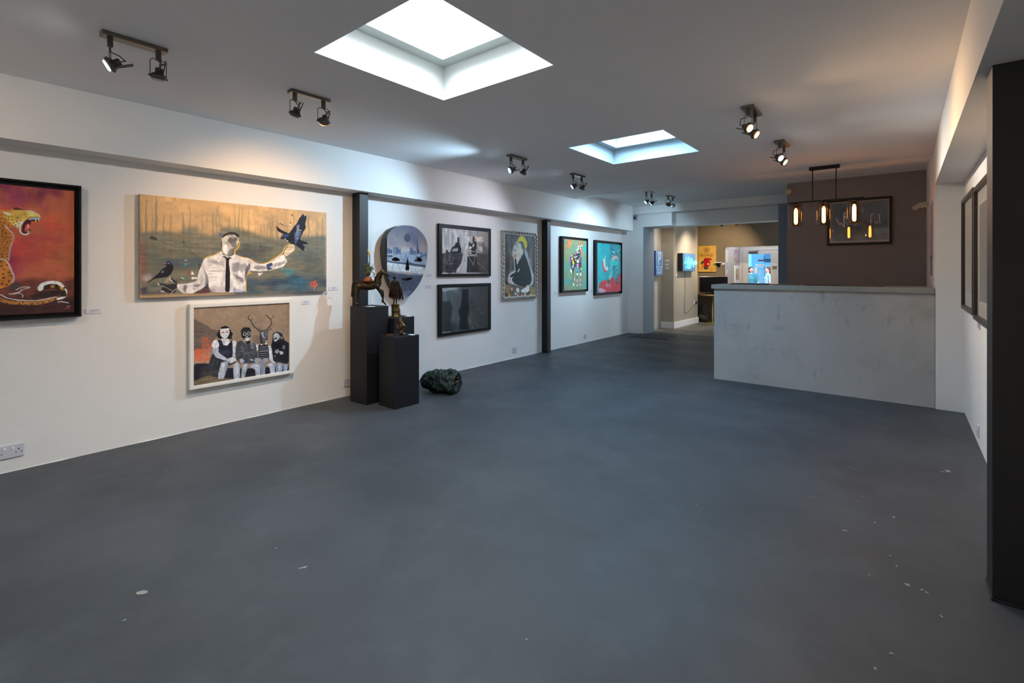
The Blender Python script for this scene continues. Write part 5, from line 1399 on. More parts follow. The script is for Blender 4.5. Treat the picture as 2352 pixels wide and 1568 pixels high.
  ('L',(246,246,246),0.8,0.003,[409,967,462,809,486,683]),
  ('P',(47,42,44),1,4,[518,599,720,590,727,720,828,968,502,972,509,808]),
  ('L',(143,135,125),0.8,0.003,[541,682,565,967]),
  ('L',(143,135,125),0.8,0.0025,[711,763,803,968]),
  ('L',(219,203,181),0.8,0.003,[727,728,819,804,913,899]),
  ('P',(246,246,236),1,3,[509,272,518,179,541,134,565,191,558,269,533,337,526,438,509,423,502,338]),
  ('P',(50,42,44),1,3,[533,252,582,300,621,315,654,260,703,249,727,290,720,428,703,549,541,556,526,506,621,501,589,434,550,420,558,352]),
  ('P',(47,40,39),1,3,[630,245,646,143,670,136,678,209,663,277]),
  ('P',(219,211,198),0.9,3,[589,131,630,161,621,264,597,265]),
  ('P',(246,245,229),1,3,[558,378,597,367,621,400,589,434,558,420]),
  ('P',(246,245,229),0.9,3,[637,330,663,295,678,328,654,371,621,391]),
  ('L',(246,246,241),0.9,0.0055,[573,469,670,491,703,454]),
  ('L',(246,246,231),0.9,0.0045,[533,572,582,672,637,763,654,814]),
  ('L',(240,231,216),0.9,0.0045,[682,584,678,687,646,789]),
  ('P',(246,246,216),0.9,3,[526,514,589,511,613,536,573,546]),
  ('P',(246,242,211),0.6,8,[761,357,853,368,853,499,786,459]),
 ]),
 'shadow_figure': dict(rect=(4.325, 5.238, 0.545, 1.142), plane=-4.675, res=(200, 160), ops=[
  ('F',(85,85,84)),
  ('GH',(109,118,121),(70,68,66),0,1),
  ('N',(141,147,144),0.7,14,2,1,(-0.2,-0.1,0.45,0.8)),
  ('N',(55,56,59),0.8,3,3,2,(0,0.3,0.4,1.1)),
  ('N',(110,110,106),0.6,12,2,3,(0.2,0,0.7,1)),
  ('N',(61,62,61),0.7,3,3,4,(0.5,0,1.2,1)),
  ('P',(204,214,209),0.8,8,[-2,5,210,-5,369,20,298,47,23,90]),
  ('P',(37,40,41),0.95,5,[405,52,553,59,543,296,562,497,535,695,562,998,334,965,369,695,324,554,379,404,405,228]),
  ('P',(49,51,54),0.8,10,[7,315,159,290,210,466,175,750,193,983,7,975]),
  ('L',(183,180,166),0.8,0.0048,[535,715,609,884,666,993]),
  ('L',(165,163,151),0.8,0.0048,[572,779,744,923]),
  ('L',(135,135,126),0.7,0.0048,[516,732,535,973]),
  ('L',(150,152,141),0.6,0.0036,[609,824,783,918]),
  ('L',(121,158,144),0.8,0.0036,[744,546,813,551]),
  ('L',(168,186,169),0.8,0.0052,[823,638,872,645]),
  ('L',(97,99,94),0.6,0.0024,[609,503,803,499]),
  ('L',(97,99,94),0.6,0.0024,[609,563,803,571]),
  ('L',(246,246,246),0.9,0.0048,[-2,982,125,983,175,980]),
 ]),
 'halo': dict(rect=(5.6, 6.372, 0.965, 1.925), plane=-4.675, res=(200, 260), ops=[
  ('F',(87,89,91)),
  ('GH',(68,68,72),(79,76,79),0,1),
  ('N',(135,141,140),0.7,7,2,1,(0,0,1,0.85)),
  ('N',(45,43,47),0.8,5,3,2,(-0.2,-0.1,0.2,1.1)),
  ('N',(45,43,45),0.8,6,3,3,(0.85,0,1.2,1.1)),
  ('N',(163,136,133),0.4,8,2,4,(0,0.2,1,0.8)),
  ('P',(223,231,229),0.75,14,[377,104,280,211,232,325,295,389,312,581,170,614,92,724,154,789,360,817,778,866,935,810,953,649,847,531,778,381,710,249]),
  ('P',(246,246,246),0.75,6,[360,161,345,234,295,308,264,349,312,397,328,598,201,622,139,685,122,756,185,773,232,726,249,678,377,630,442,435,491,353,442,289,409,224]),
  ('P',(180,196,204),0.7,8,[675,242,760,381,847,515,917,649,935,751,847,817,882,682,812,565,710,432]),
  ('P',(246,223,42),1,2,[400,151,405,95,459,35,525,13,624,24,692,67,734,140,727,181,667,242,641,184,608,136,525,102,442,126]),
  ('P',(246,246,72),0.7,4,[442,77,525,32,624,53,675,117,641,134,557,97]),
  ('P',(68,109,131),1,2,[442,126,525,98,591,120,641,184,650,283,675,349,701,416,684,432,641,350,591,301,557,220,508,148]),
  ('L',(158,201,209),0.7,0.0032,[525,123,591,186,608,284]),
  ('P',(246,246,209),1,2,[417,167,442,133,508,144,544,204,557,245,591,235,600,269,574,302,525,327,508,385,483,369,483,320,434,309,405,273,417,224]),
  ('P',(246,190,150),0.6,3,[491,311,540,319,525,377,491,377]),
  ('L',(135,92,72),0.9,0.0021,[455,199,491,196]),
  ('L',(203,81,72),0.9,0.0024,[422,256,444,257]),
  ('P',(246,168,131),0.8,2,[571,228,591,227,591,252,574,260]),
  ('P',(242,158,121),1,2,[288,332,328,311,368,323,373,363,352,388,315,380,288,356]),
  ('P',(246,92,153),1,2,[328,247,364,246,373,274,345,281]),
  ('L',(155,196,116),0.9,0.0024,[360,278,352,315]),
  ('P',(25,40,45),1,2,[320,389,368,388,385,468,409,484,474,402,508,385,591,309,675,341,744,431,830,565,873,666,886,733,847,800,795,824,710,819,684,855,574,845,328,800,240,750,229,710,280,686,185,694,177,725,166,685,185,653,264,626,345,606,328,517]),
  ('P',(244,245,234),1,2,[400,606,442,566,483,541,474,574,425,610]),
  ('L',(54,114,113),0.8,0.0032,[280,686,442,688,508,664,574,581]),
  ('L',(49,106,106),0.7,0.0032,[345,751,491,761,658,814]),
  ('L',(45,98,101),0.6,0.0036,[847,615,778,666,710,648]),
  ('L',(90,130,121),0.6,0.0021,[608,351,710,432,744,498]),
  ('P',(242,136,101),1,2,[139,717,172,705,185,757,162,765,139,745]),
  ('P',(242,174,140),1,2,[701,823,744,831,734,860,701,852]),
  ('P',(113,100,82),0.9,8,[-8,794,201,814,442,843,710,865,1025,838,1025,1024,-8,1006]),
  ('SC',(242,190,91),0.8,0.0096,[-1,794,170,821,154,996,-1,998]),
  ('SC',(246,223,131),0.8,0.0096,[795,849,1006,854,1006,1024,795,1017]),
  ('D',(246,201,209),0.9,0.024,[229,878,417,980]),
  ('D',(203,76,111),1,0.0096,[240,878,417,976]),
  ('P',(246,246,246),0.95,3,[352,889,417,854,466,883,466,941,392,930]),
  ('P',(246,246,246),1,3,[516,901,608,879,795,832,799,917,710,956,574,944,516,926]),
  ('D',(246,179,77),0.9,0.0176,[557,984,847,990,154,980]),
  ('D',(246,246,229),0.9,0.0208,[658,979,345,953]),
  ('L',(175,174,165),0.7,0.0024,[608,886,591,936]),
  ('P',(55,57,57),0.9,3,[710,956,795,925,847,943,778,966]),
  ('D',(113,119,121),0.9,0.0144,[491,933,280,976]),
  ('P',(42,43,42),0.8,6,[-8,911,76,938,122,1010,-8,1006]),
 ]),
 'animal': dict(rect=(7.225, 8.015, 1.012, 1.928), plane=-4.665, res=(150, 260), ops=[
  ('F',(102,160,139)),
  ('N',(207,131,70),0.85,4,3,1,(-0.1,-0.2,1.1,0.45)),
  ('N',(28,174,167),0.9,3,3,2,(-0.3,0.1,0.3,1)),
  ('N',(28,179,169),0.9,3,4,3,(0.75,-0.1,1.3,1.1)),
  ('N',(186,136,78),0.7,4,4,4,(0,0.6,1,1.1)),
  ('N',(144,160,104),0.6,5,5,5,(-0.1,-0.1,1.1,1.1)),
  ('P',(236,136,61),0.7,10,[111,4,376,4,342,133,238,177,119,148]),
  ('P',(210,131,74),0.6,10,[678,40,863,25,844,75,752,86]),
  ('P',(60,53,53),1,3,[272,326,376,279,481,298,534,345,499,249,571,199,678,187,724,243,715,325,770,406,752,488,761,570,743,635,697,652,661,546,606,522,571,555,499,531,446,571,411,635,394,676,324,635,272,611,324,556,272,509]),
  ('L',(60,53,53),1,0.0182,[385,635,394,748,394,828,411,907]),
  ('L',(60,53,53),1,0.0182,[589,547,571,668,562,789,571,910]),
  ('L',(60,53,53),1,0.0182,[724,628,715,734,706,832,706,905]),
  ('P',(246,241,233),1,2,[678,179,687,130,752,91,804,93,789,134,733,177]),
  ('P',(41,26,35),1,2,[733,136,789,110,770,152,724,165]),
  ('P',(246,110,121),1,2,[670,151,711,150,715,182,678,187]),
  ('P',(242,226,216),1,2,[589,141,624,99,652,115,624,165]),
  ('P',(189,222,173),1,2,[525,224,553,175,624,156,652,188,571,239]),
  ('P',(246,174,190),1,2,[534,240,606,226,624,250,571,279,543,272]),
  ('P',(189,212,225),1,2,[624,238,678,228,687,252,643,265]),
  ('P',(68,107,216),1,2,[652,294,715,300,706,342,652,343]),
  ('P',(246,246,173),1,2,[633,368,678,362,700,382,661,391]),
  ('P',(149,69,156),1,2,[678,374,761,398,761,448,697,440]),
  ('P',(189,110,57),1,2,[324,317,411,291,420,340,342,357]),
  ('P',(207,203,212),0.9,2,[281,330,342,293,376,303,306,349]),
  ('P',(246,241,216),1,2,[429,338,516,329,571,320,571,336,499,354,446,362]),
  ('P',(246,193,53),1,2,[472,378,516,378,534,409,499,418]),
  ('P',(144,65,121),1,2,[258,382,297,397,324,492,281,500]),
  ('P',(246,222,220),1,2,[315,365,376,352,385,380,324,420]),
  ('P',(226,79,61),1,2,[342,396,403,392,411,419,349,420]),
  ('P',(246,241,53),1,2,[356,424,420,419,446,475,411,508,367,484]),
  ('P',(110,203,216),1,2,[324,532,376,500,446,515,394,547]),
  ('P',(246,126,207),1,2,[367,539,429,532,403,571,333,560]),
  ('P',(205,231,199),1,2,[543,409,615,388,661,416,652,456,553,454]),
  ('P',(246,203,53),1,2,[589,413,633,408,624,437,589,441]),
  ('P',(246,145,225),1,2,[543,490,606,461,643,498,606,531,543,531]),
  ('P',(246,184,113),1,2,[553,531,615,526,615,555,562,555]),
  ('P',(68,174,242),1,2,[553,579,633,574,633,619,562,623]),
  ('P',(47,98,190),1,2,[580,587,615,591,606,611]),
  ('P',(246,236,225),1,2,[263,587,315,575,358,635,349,667,297,652,258,619]),
  ('P',(246,231,220),1,2,[534,668,615,672,606,709,543,704]),
  ('P',(246,222,212),1,2,[687,660,752,660,743,726,687,722]),
  ('P',(246,245,113),0.9,2,[715,553,761,553,743,619,715,611]),
  ('P',(246,222,233),1,2,[429,740,461,748,463,820,420,820]),
  ('P',(147,203,233),1,2,[543,789,597,789,597,831,543,825]),
  ('P',(246,164,156),1,2,[687,766,743,766,733,848,687,848]),
  ('P',(246,236,225),1,2,[376,859,429,856,446,916,385,919]),
  ('P',(246,236,225),1,2,[534,894,606,891,597,924,543,922]),
  ('P',(163,212,242),1,2,[670,872,733,873,733,918,678,917]),
  ('P',(246,184,130),1,2,[543,837,606,834,597,862,553,862]),
 ]),
 'teal_figure': dict(rect=(8.435, 9.44, 0.93, 1.912), plane=-4.665, res=(160, 260), ops=[
  ('F',(16,194,202)),
  ('GH',(13,204,216),(19,160,169),0,1),
  ('N',(27,170,180),0.7,3,3,1,(-0.1,-0.1,1.1,1)),
  ('N',(27,209,207),0.5,5,4,2,(-0.1,-0.1,1.1,0.8)),
  ('N',(33,150,162),0.6,4,4,3,(0.3,0.5,1.1,1)),
  ('P',(49,140,180),0.9,4,[492,148,508,58,576,14,679,43,697,116,628,144,559,154]),
  ('P',(33,101,122),0.9,3,[593,128,679,109,688,133,576,145,697,215,628,233,559,170]),
  ('P',(137,229,220),0.8,4,[576,145,679,142,766,180,679,200]),
  ('L',(44,116,140),0.9,0.0048,[534,155,476,173,484,213]),
  ('P',(38,111,135),0.9,3,[542,227,585,210,593,291,542,292]),
  ('P',(137,219,207),0.8,3,[593,202,645,249,610,275]),
  ('P',(235,209,198),0.9,3,[542,357,593,299,679,240,801,245,872,261,916,343,872,377,801,320,713,314,628,365]),
  ('P',(38,224,220),0.95,4,[525,431,551,366,679,323,783,345,907,377,890,427,731,445,593,446]),
  ('P',(87,189,189),0.6,5,[801,262,907,310,907,377,836,344]),
  ('P',(60,42,55),0.9,3,[748,156,801,179,872,227,801,237]),
  ('P',(246,37,60),1,2,[783,205,827,196,854,236,792,237]),
  ('L',(246,246,242),0.95,0.008,[836,141,907,122,988,94]),
  ('L',(38,121,144),0.7,0.0064,[890,85,1015,47]),
  ('P',(246,246,233),0.95,3,[222,347,262,307,318,310,326,433,334,505,442,512,425,561,310,537,262,482]),
  ('P',(137,238,229),0.7,5,[270,307,326,225,343,321]),
  ('P',(235,62,73),0.95,2,[181,355,214,371,246,450,295,537,442,581,278,580,230,513,181,435]),
  ('P',(246,246,238),0.9,3,[359,481,425,464,442,496,376,529,459,537,425,553,343,545]),
  ('L',(230,246,246),0.8,0.0048,[376,464,434,436]),
  ('L',(246,246,246),0.95,0.0096,[534,524,576,488,628,458]),
  ('L',(246,246,242),0.95,0.0096,[783,511,836,486,899,440]),
  ('P',(44,116,162),0.9,4,[645,454,713,445,731,527,662,545]),
  ('P',(115,219,211),0.8,4,[525,715,492,674,542,577,593,537,628,561,610,675]),
  ('P',(104,199,207),0.7,5,[731,626,872,544,943,409,907,561,801,644]),
  ('L',(33,121,140),0.8,0.0048,[662,643,731,577,872,511,961,418]),
  ('P',(191,243,229),0.7,4,[476,682,542,643,525,715,476,723]),
  ('P',(224,69,77),1,3,[56,819,134,789,278,744,359,761,459,779,576,716,645,679,731,742,783,801,801,834,890,677,979,619,1052,654,1052,1025,48,1014]),
  ('SC',(246,57,77),0.7,0.014,[71,812,343,761,593,724,731,759,979,645,1034,1016,71,1007]),
  ('SC',(115,101,86),0.5,0.0098,[71,812,343,761,593,724,979,763,1034,1016,71,1007]),
  ('P',(246,140,158),0.95,4,[459,730,525,715,559,757,508,784,450,755]),
  ('P',(246,150,171),0.95,4,[343,833,409,811,442,859,392,906,343,873]),
  ('P',(246,111,153),0.95,4,[450,827,525,813,559,870,508,926,450,907]),
  ('P',(246,180,202),0.95,5,[71,913,165,908,230,934,343,945,310,992,214,1012,63,1014]),
  ('P',(246,42,82),0.9,4,[731,883,890,862,872,944,766,983]),
  ('P',(246,47,73),0.95,4,[890,669,961,628,979,696,907,711]),
  ('P',(65,101,73),0.8,4,[359,745,459,738,593,781,610,814,459,803]),
  ('P',(48,87,95),0.85,4,[766,742,890,728,890,803,801,851]),
  ('L',(87,219,233),0.9,0.0056,[783,760,890,786]),
 ]),
 'wonderful': dict(rect=(-0.82, -0.165, 1.8, 2.36), plane=8.612, res=(180, 140), ops=[
  ('F',(73,92,109)),
  ('N',(85,109,123),0.6,3,3,1,(-0.1,-0.1,1.1,1.1)),
  ('N',(61,75,90),0.6,4,3,2,(-0.1,-0.1,1.1,1.1)),
  ('L',(246,246,246),1,0.0108,[79,411,116,500,147,564,171,520,224,627,224,518,214,366,231,262,258,250]),
  ('L',(246,246,246),1,0.006,[284,523,272,559,298,580,311,534,292,514]),
  ('L',(246,246,246),1,0.0072,[337,582,340,518,365,520,374,577]),
  ('L',(246,246,246),1,0.006,[423,523,403,541,403,582,431,571,434,402]),
  ('L',(246,246,246),1,0.006,[469,555,489,529,469,518,460,563,489,589]),
  ('L',(246,246,246),1,0.006,[521,577,525,530,547,532]),
  ('L',(246,246,246),1,0.007,[751,341,719,338,707,405,704,525,701,645]),
  ('L',(246,246,246),1,0.0055,[656,536,701,521,733,500]),
  ('L',(246,246,246),1,0.0065,[771,513,777,559,814,557,814,507,820,563]),
  ('L',(246,246,246),1,0.007,[849,345,852,454,864,579]),
  ('L',(246,246,246),1,0.0045,[579,168,544,164,547,196,576,227,560,262,521,250]),
  ('L',(246,246,246),1,0.0045,[495,173,495,248]),
 ]),
}
MASK_OUT = [(-0.0519, 0.3761), (-0.0519, 0.325), (-0.0325, 0.2466), (-0.0049, 0.1807), (0.0519, 0.117), (0.1429, 0.0636), (0.2581, 0.0284), (0.388, 0.0102), (0.5325, 0.0068), (0.6558, 0.0182), (0.7695, 0.058), (0.8604, 0.1057), (0.9383, 0.1727), (0.9773, 0.2489), (0.9838, 0.3261), (0.974, 0.425), (0.9513, 0.517), (0.9107, 0.6011), (0.8604, 0.692), (0.7825, 0.7818), (0.6818, 0.8636), (0.5698, 0.933), (0.4594, 0.9807), (0.388, 0.992), (0.3052, 0.9625), (0.211, 0.9), (0.1201, 0.8193), (0.0568, 0.733), (0.0114, 0.6352), (-0.0211, 0.5443), (-0.0406, 0.4602)]
MASK_HOLES = [[(0.1023, 0.4716), (0.125, 0.4523), (0.1769, 0.4409), (0.2354, 0.4432), (0.2987, 0.4773), (0.2354, 0.4886), (0.1429, 0.4886)], [(0.651, 0.4886), (0.6688, 0.4614), (0.7192, 0.442), (0.7825, 0.4364), (0.8474, 0.4659), (0.8214, 0.4875), (0.7321, 0.4932)], [(0.487, 0.433), (0.5016, 0.4875), (0.5146, 0.5409), (0.5179, 0.6057), (0.4302, 0.6057), (0.4416, 0.542), (0.4594, 0.4875)], [(0.3166, 0.7227), (0.4123, 0.7136), (0.5325, 0.7125), (0.6185, 0.7182), (0.5568, 0.7386), (0.4594, 0.7489), (0.3636, 0.7432)]]

# ------------------------------------------------------------------ painting machine
def vnoise(H, W, sx, sy, seed):
    rs = np.random.RandomState(seed * 77 + 5)
    out = np.zeros((H, W)); amp = 1.0; tot = 0
    for o in range(4):
        gx, gy = int(sx * 2 ** o) + 3, int(sy * 2 ** o) + 3
        g = rs.rand(gy, gx)
        ys = np.linspace(0, gy - 1.001, H); xs = np.linspace(0, gx - 1.001, W)
        yi = ys.astype(int); xi = xs.astype(int); fy = ys - yi; fx = xs - xi
        fy = fy * fy * (3 - 2 * fy); fx = fx * fx * (3 - 2 * fx)
        a = g[yi][:, xi] * (1 - fx) + g[yi][:, xi + 1] * fx
        b = g[yi + 1][:, xi] * (1 - fx) + g[yi + 1][:, xi + 1] * fx
        out += amp * (a * (1 - fy)[:, None] + b * fy[:, None]); tot += amp; amp *= 0.55
    return out / tot
def blur(m, r):
    r = int(round(r))
    if r < 1: return m
    for ax in (0, 1):
        for _ in range(2):
            c = np.cumsum(np.pad(m, [(r + 1, r) if a == ax else (0, 0) for a in (0, 1)], mode='edge'), axis=ax)
            n = m.shape[ax]
            m = (np.take(c, range(2 * r + 1, 2 * r + 1 + n), axis=ax) - np.take(c, range(0, n), axis=ax)) / (2 * r + 1)
    return m
def P2(s): return [(s[i] / 1000, s[i + 1] / 1000) for i in range(0, len(s), 2)]
def rgb8(c): return srgb(tuple(x / 255 for x in c))
def polymask(U, V, pts):
    if U.ndim == 2:      # average four offset samples for smooth edges
        du = (U[0, 1] - U[0, 0]) / 4; dv = (V[1, 0] - V[0, 0]) / 4
        return sum(poly1(U + a * du, V + b * dv, pts) for a in (-1, 1) for b in (-1, 1)) / 4
    return poly1(U, V, pts)
def poly1(U, V, pts):
    m = np.zeros(U.shape, bool); n = len(pts)
    for i in range(n):
        x1, y1 = pts[i]; x2, y2 = pts[(i + 1) % n]
        if y1 == y2: continue
        c = ((y1 > V) != (y2 > V)) & (U < (x2 - x1) * (V - y1) / (y2 - y1) + x1)
        m ^= c
    return m.astype(float)
def catmull(pts, k=6):
    if len(pts) < 3: return pts
    out = []
    for i in range(len(pts) - 1):
        a = pts[max(i - 1, 0)]; b = pts[i]; c = pts[i + 1]; d = pts[min(i + 2, len(pts) - 1)]
        for j in range(k):
            t = j / k
            out.append(tuple(.5 * (2 * b[q] + (c[q] - a[q]) * t + (2 * a[q] - 5 * b[q] + 4 * c[q] - d[q]) * t * t + (3 * b[q] - a[q] - 3 * c[q] + d[q]) * t ** 3) for q in (0, 1)))
    out.append(pts[-1]); return out
def linemask(U, V, pts, w, wm, hm, soft):
    """distance to a polyline in metres"""
    d = np.full(U.shape, 9.0)
    for (x1, y1), (x2, y2) in zip(pts[:-1], pts[1:]):
        ax, ay, bx, by = x1 * wm, y1 * hm, x2 * wm, y2 * hm
        dx, dy = bx - ax, by - ay; L2 = dx * dx + dy * dy + 1e-12
        px_, py_ = U * wm - ax, V * hm - ay
        t = np.clip((px_ * dx + py_ * dy) / L2, 0, 1)
        d = np.minimum(d, np.hypot(px_ - t * dx, py_ - t * dy))
    return np.clip((w / 2 - d) / soft + .5, 0, 1)
def rounded(pts):
    if len(pts) < 5: return pts
    for _ in range(2):
        q = []
        for i in range(len(pts)):
            a, b = pts[i], pts[(i + 1) % len(pts)]
            q += [(a[0] * .87 + b[0] * .13, a[1] * .87 + b[1] * .13), (a[0] * .13 + b[0] * .87, a[1] * .13 + b[1] * .87)]
        pts = q
    return pts
def paint(art):
    W, H = art['res']; r = art['rect']; wm, hm = r[1] - r[0], r[3] - r[2]
    U, V = np.meshgrid((np.arange(W) + .5) / W, (np.arange(H) + .5) / H)
    img = np.zeros((H, W, 3)); soft = max(wm / W, hm / H) * 1.1
    grain = vnoise(H, W, 30, 30, 9)
    # hand-drawn wobble of every edge, and brush streaks inside each stroke
    U0, V0 = U, V
    U = U + (vnoise(H, W, 40, 40, 21) - .5) * .0055 / max(wm, .5); V = V + (vnoise(H, W, 40, 40, 22) - .5) * .0055 / max(hm, .5)
    br1 = vnoise(H, W, 14, 60, 31); br2 = vnoise(H, W, 60, 14, 32); br3 = vnoise(H, W, 26, 26, 33)
    for n_, o in enumerate(art['ops']):
        k = o[0]; c = np.array(rgb8(o[1]))
        if k == 'F': img[:] = c; continue
        if k in ('GR', 'GH'):
            c2 = np.array(rgb8(o[2])); t = np.clip(((V if k == 'GR' else U) - o[3]) / (o[4] - o[3]), 0, 1)[..., None]
            img = c * (1 - t) + c2 * t; continue
        if k == 'N':
            _, _, s, sx, sy, seed, (u0, v0, u1, v1) = o
            m = np.clip((vnoise(H, W, sx, sy, seed + 13) - .42) / .22, 0, 1)
            f = .12
            m = m * np.clip((U - u0) / f, 0, 1) * np.clip((u1 - U) / f, 0, 1) * np.clip((V - v0) / f, 0, 1) * np.clip((v1 - V) / f, 0, 1) * s
        elif k == 'V':
            _, _, s, cnt, v0, v1, seed = o
            rs = np.random.RandomState(seed); m = np.zeros((H, W))
            for i in range(cnt):
                x = rs.rand(); top = v0 + rs.rand() ** 2 * (v1 - v0) * .9; w = (.0022 + .005 * rs.rand() ** 2)
                xx = x + .002 * np.sin(V * 30 + i)
                g = np.clip(1.4 - np.abs(U - xx) / w, 0, 1) * np.clip((V - top) / .04, 0, 1) * np.clip((v1 + .1 - V) / .06, 0, 1)
                m = np.maximum(m, g * (.35 + .65 * rs.rand()) * (.55 + .45 * np.clip((V - top) / (v1 - top + .01), 0, 1)))
            m *= s * (.6 + .8 * (grain - .5) + .4)
            m = np.clip(m, 0, 1)
        elif k == 'P':
            m = blur(polymask(U, V, rounded(P2(o[4])) if o[3] <= 3 else P2(o[4])), (o[3] - 1.5) * W / 900) * o[2]
            m = np.clip(m * (1 + (grain - .5) * .5), 0, 1) if o[3] > 3 else m
        elif k == 'B': m = polymask(U, V, P2(o[3])) * o[2]
        elif k == 'L': m = linemask(U, V, catmull(P2(o[4])), o[3], wm, hm, soft) * o[2]
        elif k == 'D':
            m = np.zeros((H, W))
            for x, y in P2(o[4]): m = np.maximum(m, np.clip((o[3] - np.hypot((U - x) * wm, (V - y) * hm)) / soft + .5, 0, 1))
            m *= o[2]
        elif k in ('SP', 'SC'):
            pm = polymask(U, V, P2(o[4])); rs = np.random.RandomState(n_ + 3); m = np.zeros((H, W)); sz = o[3]
            ys, xs = np.nonzero(pm > .5)
            if len(xs) == 0: continue
            area = len(xs) * (wm / W) * (hm / H)
            if k == 'SP':
                done = []
                for _ in range(int(area / (sz * sz) * 6)):
                    i = rs.randint(len(xs)); x, y = xs[i] / W * wm, ys[i] / H * hm
                    if any((x - a) ** 2 + (y - b) ** 2 < (sz * 1.15) ** 2 for a, b in done): continue
                    done.append((x, y)); an = rs.rand() * 3.1; a_ = sz * (.30 + .15 * rs.rand()); b_ = sz * (.22 + .12 * rs.rand())
                    dx, dy = U * wm - x, V * hm - y
                    p_, q_ = dx * math.cos(an) + dy * math.sin(an), -dx * math.sin(an) + dy * math.cos(an)
                    rr = np.hypot(p_ / a_, q_ / b_)
                    m = np.maximum(m, np.clip((1.0 - rr) * 3, 0, 1))
            else:
                for _ in range(int(min(160, area / (sz * sz) * 1.6)) + 6):
                    i = rs.randint(len(xs)); x, y = xs[i] / W, ys[i] / H; pts = [(x, y)]; an = rs.rand() * 6.28
                    for q in range(3):
                        an += (rs.rand() - .5) * 2.4; x += math.cos(an) * sz * .5 / wm; y += math.sin(an) * sz * .5 / hm; pts.append((x, y))
                    m = np.maximum(m, linemask(U, V, pts, sz * (.18 + .34 * rs.rand()), wm, hm, soft) * (.5 + .5 * rs.rand()))
                m *= blur(pm, 1)
            m *= o[2]
        if k in ('P', 'N', 'L'):      # broken colour: each passage varies in tone with the brush
            b_ = (br1, br2, br3)[n_ % 3]; tone = (1 + (b_ - .5) * (1.1 if k == 'P' else .8))[..., None]
            img = img * (1 - m[..., None]) + np.clip(c * tone, 0, 1) * m[..., None]
        else: img = img * (1 - m[..., None]) + c * m[..., None]
    img *= (1 + (grain - .5) * .22)[..., None]
    return np.clip(img, 0, 1)

def canvas(name, art, parent, m, org, ux, uz, keep=None, thick=0.0):
    """grid mesh with one painted colour per vertex. org = top left corner, ux/uz = vectors across and down"""
    img = paint(art); H, W, _ = img.shape
    org, ux, uz = map(np.array, (org, ux, uz))
    uu, vv = np.meshgrid(np.linspace(0, 1, W), np.linspace(0, 1, H))
    co = org + uu[..., None] * ux + vv[..., None] * uz
    idx = np.arange(W * H).reshape(H, W)
    q = np.stack([idx[:-1, :-1], idx[1:, :-1], idx[1:, 1:], idx[:-1, 1:]], -1).reshape(-1, 4)
    co = co.reshape(-1, 3); col = img.reshape(-1, 3)
    if keep is not None:
        k = keep((uu[:-1, :-1] + .5 / W).ravel(), (vv[:-1, :-1] + .5 / H).ravel()); q = q[k]
        used = np.unique(q); rm = np.full(W * H, -1); rm[used] = np.arange(len(used)); q = rm[q]; co = co[used]; col = col[used]
    me = bpy.data.meshes.new(name)
    me.vertices.add(len(co)); me.vertices.foreach_set('co', co.astype(np.float32).ravel())
    me.loops.add(q.size); me.loops.foreach_set('vertex_index', q.ravel().astype(np.int32))
    me.polygons.add(len(q)); me.polygons.foreach_set('loop_start', np.arange(0, q.size, 4, dtype=np.int32))
    me.update(calc_edges=True); me.validate()
    at = me.color_attributes.new('paint', 'FLOAT_COLOR', 'POINT')
    at.data.foreach_set('color', np.concatenate([col, np.ones((len(col), 1))], 1).astype(np.float32).ravel())
    me.materials.append(m)
    o = bpy.data.objects.new(name, me); COL.objects.link(o); o.parent = parent
    return o

M_oil = paint_mat('oil_paint', .5, .3)
M_print_ = paint_mat('framed_print_ink', .35, .4)
M_frameb = mat('black_frame_wood', hx('0f0e12'), .5, spec=.3)
M_framew = mat('white_frame_wood', (.80, .80, .77), .5)
M_linen = mat('bare_linen_edge', hx('8f8470'), .8)
M_pglass = glass_mat('picture_glass', (.96, .97, .98), .10)

def hang(key, label, cat, style, outer, name='painting', depth=.05):
    """outer = (y0,y1,z0,z1) outside of the frame; pictures hang on the left wall"""
    a = ART[key]; r = a['rect']; y0, y1, z0, z1 = outer
    e = empty(name, (XW, (y0 + y1) / 2, z0)); cy = (y0 + y1) / 2
    o = lambda y, z: (y - cy, z - z0)
    px_ = a['plane'] - XW
    c = canvas('canvas', a, e, M_oil if style != 'glazed' else M_print_, (px_ + .001, r[0] - cy, r[3] - z0), (0, r[1] - r[0], 0), (0, 0, -(r[3] - r[2])))
    bk = MB(); bk.box(.004, px_, r[0] - cy, r[1] - cy, r[2] - z0, r[3] - z0); bk.obj('stretcher', M_linen if style in ('bare', 'tray') else M_frameb, e)
    if style == 'bare': return tag(e, label, cat)
    f = MB(); A, B, Cc, D = y0 - cy, y1 - cy, 0.0, z1 - z0
    if style == 'tray':      # box frame standing off from the canvas
        t = .012
        f.bbox(.002, depth, A, A + t, Cc, D, .002); f.bbox(.002, depth, B - t, B, Cc, D, .002); f.bbox(.002, depth, A, B, Cc, Cc + t, .002); f.bbox(.002, depth, A, B, D - t, D, .002)
        f.box(.002, .008, A, B, Cc, D)
    else:
        i0, i1, j0, j1 = r[0] - cy, r[1] - cy, r[2] - z0, r[3] - z0
        f.bbox(.002, depth, A, i0, Cc, D, .004); f.bbox(.002, depth, i1, B, Cc, D, .004); f.bbox(.002, depth, i0 - .002, i1 + .002, Cc, j0, .004); f.bbox(.002, depth, i0 - .002, i1 + .002, j1, D, .004)
    f.obj('frame', M_framew if style == 'white' else M_frameb, e)
    if style == 'glazed':
        Box(px_ + .005, px_ + .006, r[0] - cy, r[1] - cy, r[2] - z0, r[3] - z0).obj('glass', M_pglass, e)
    return tag(e, label, cat)
hang('leopard', 'red and orange leopard painting in a black box frame', 'painting', 'tray', (-.20, .764, 1.028, 1.978), depth=.055)
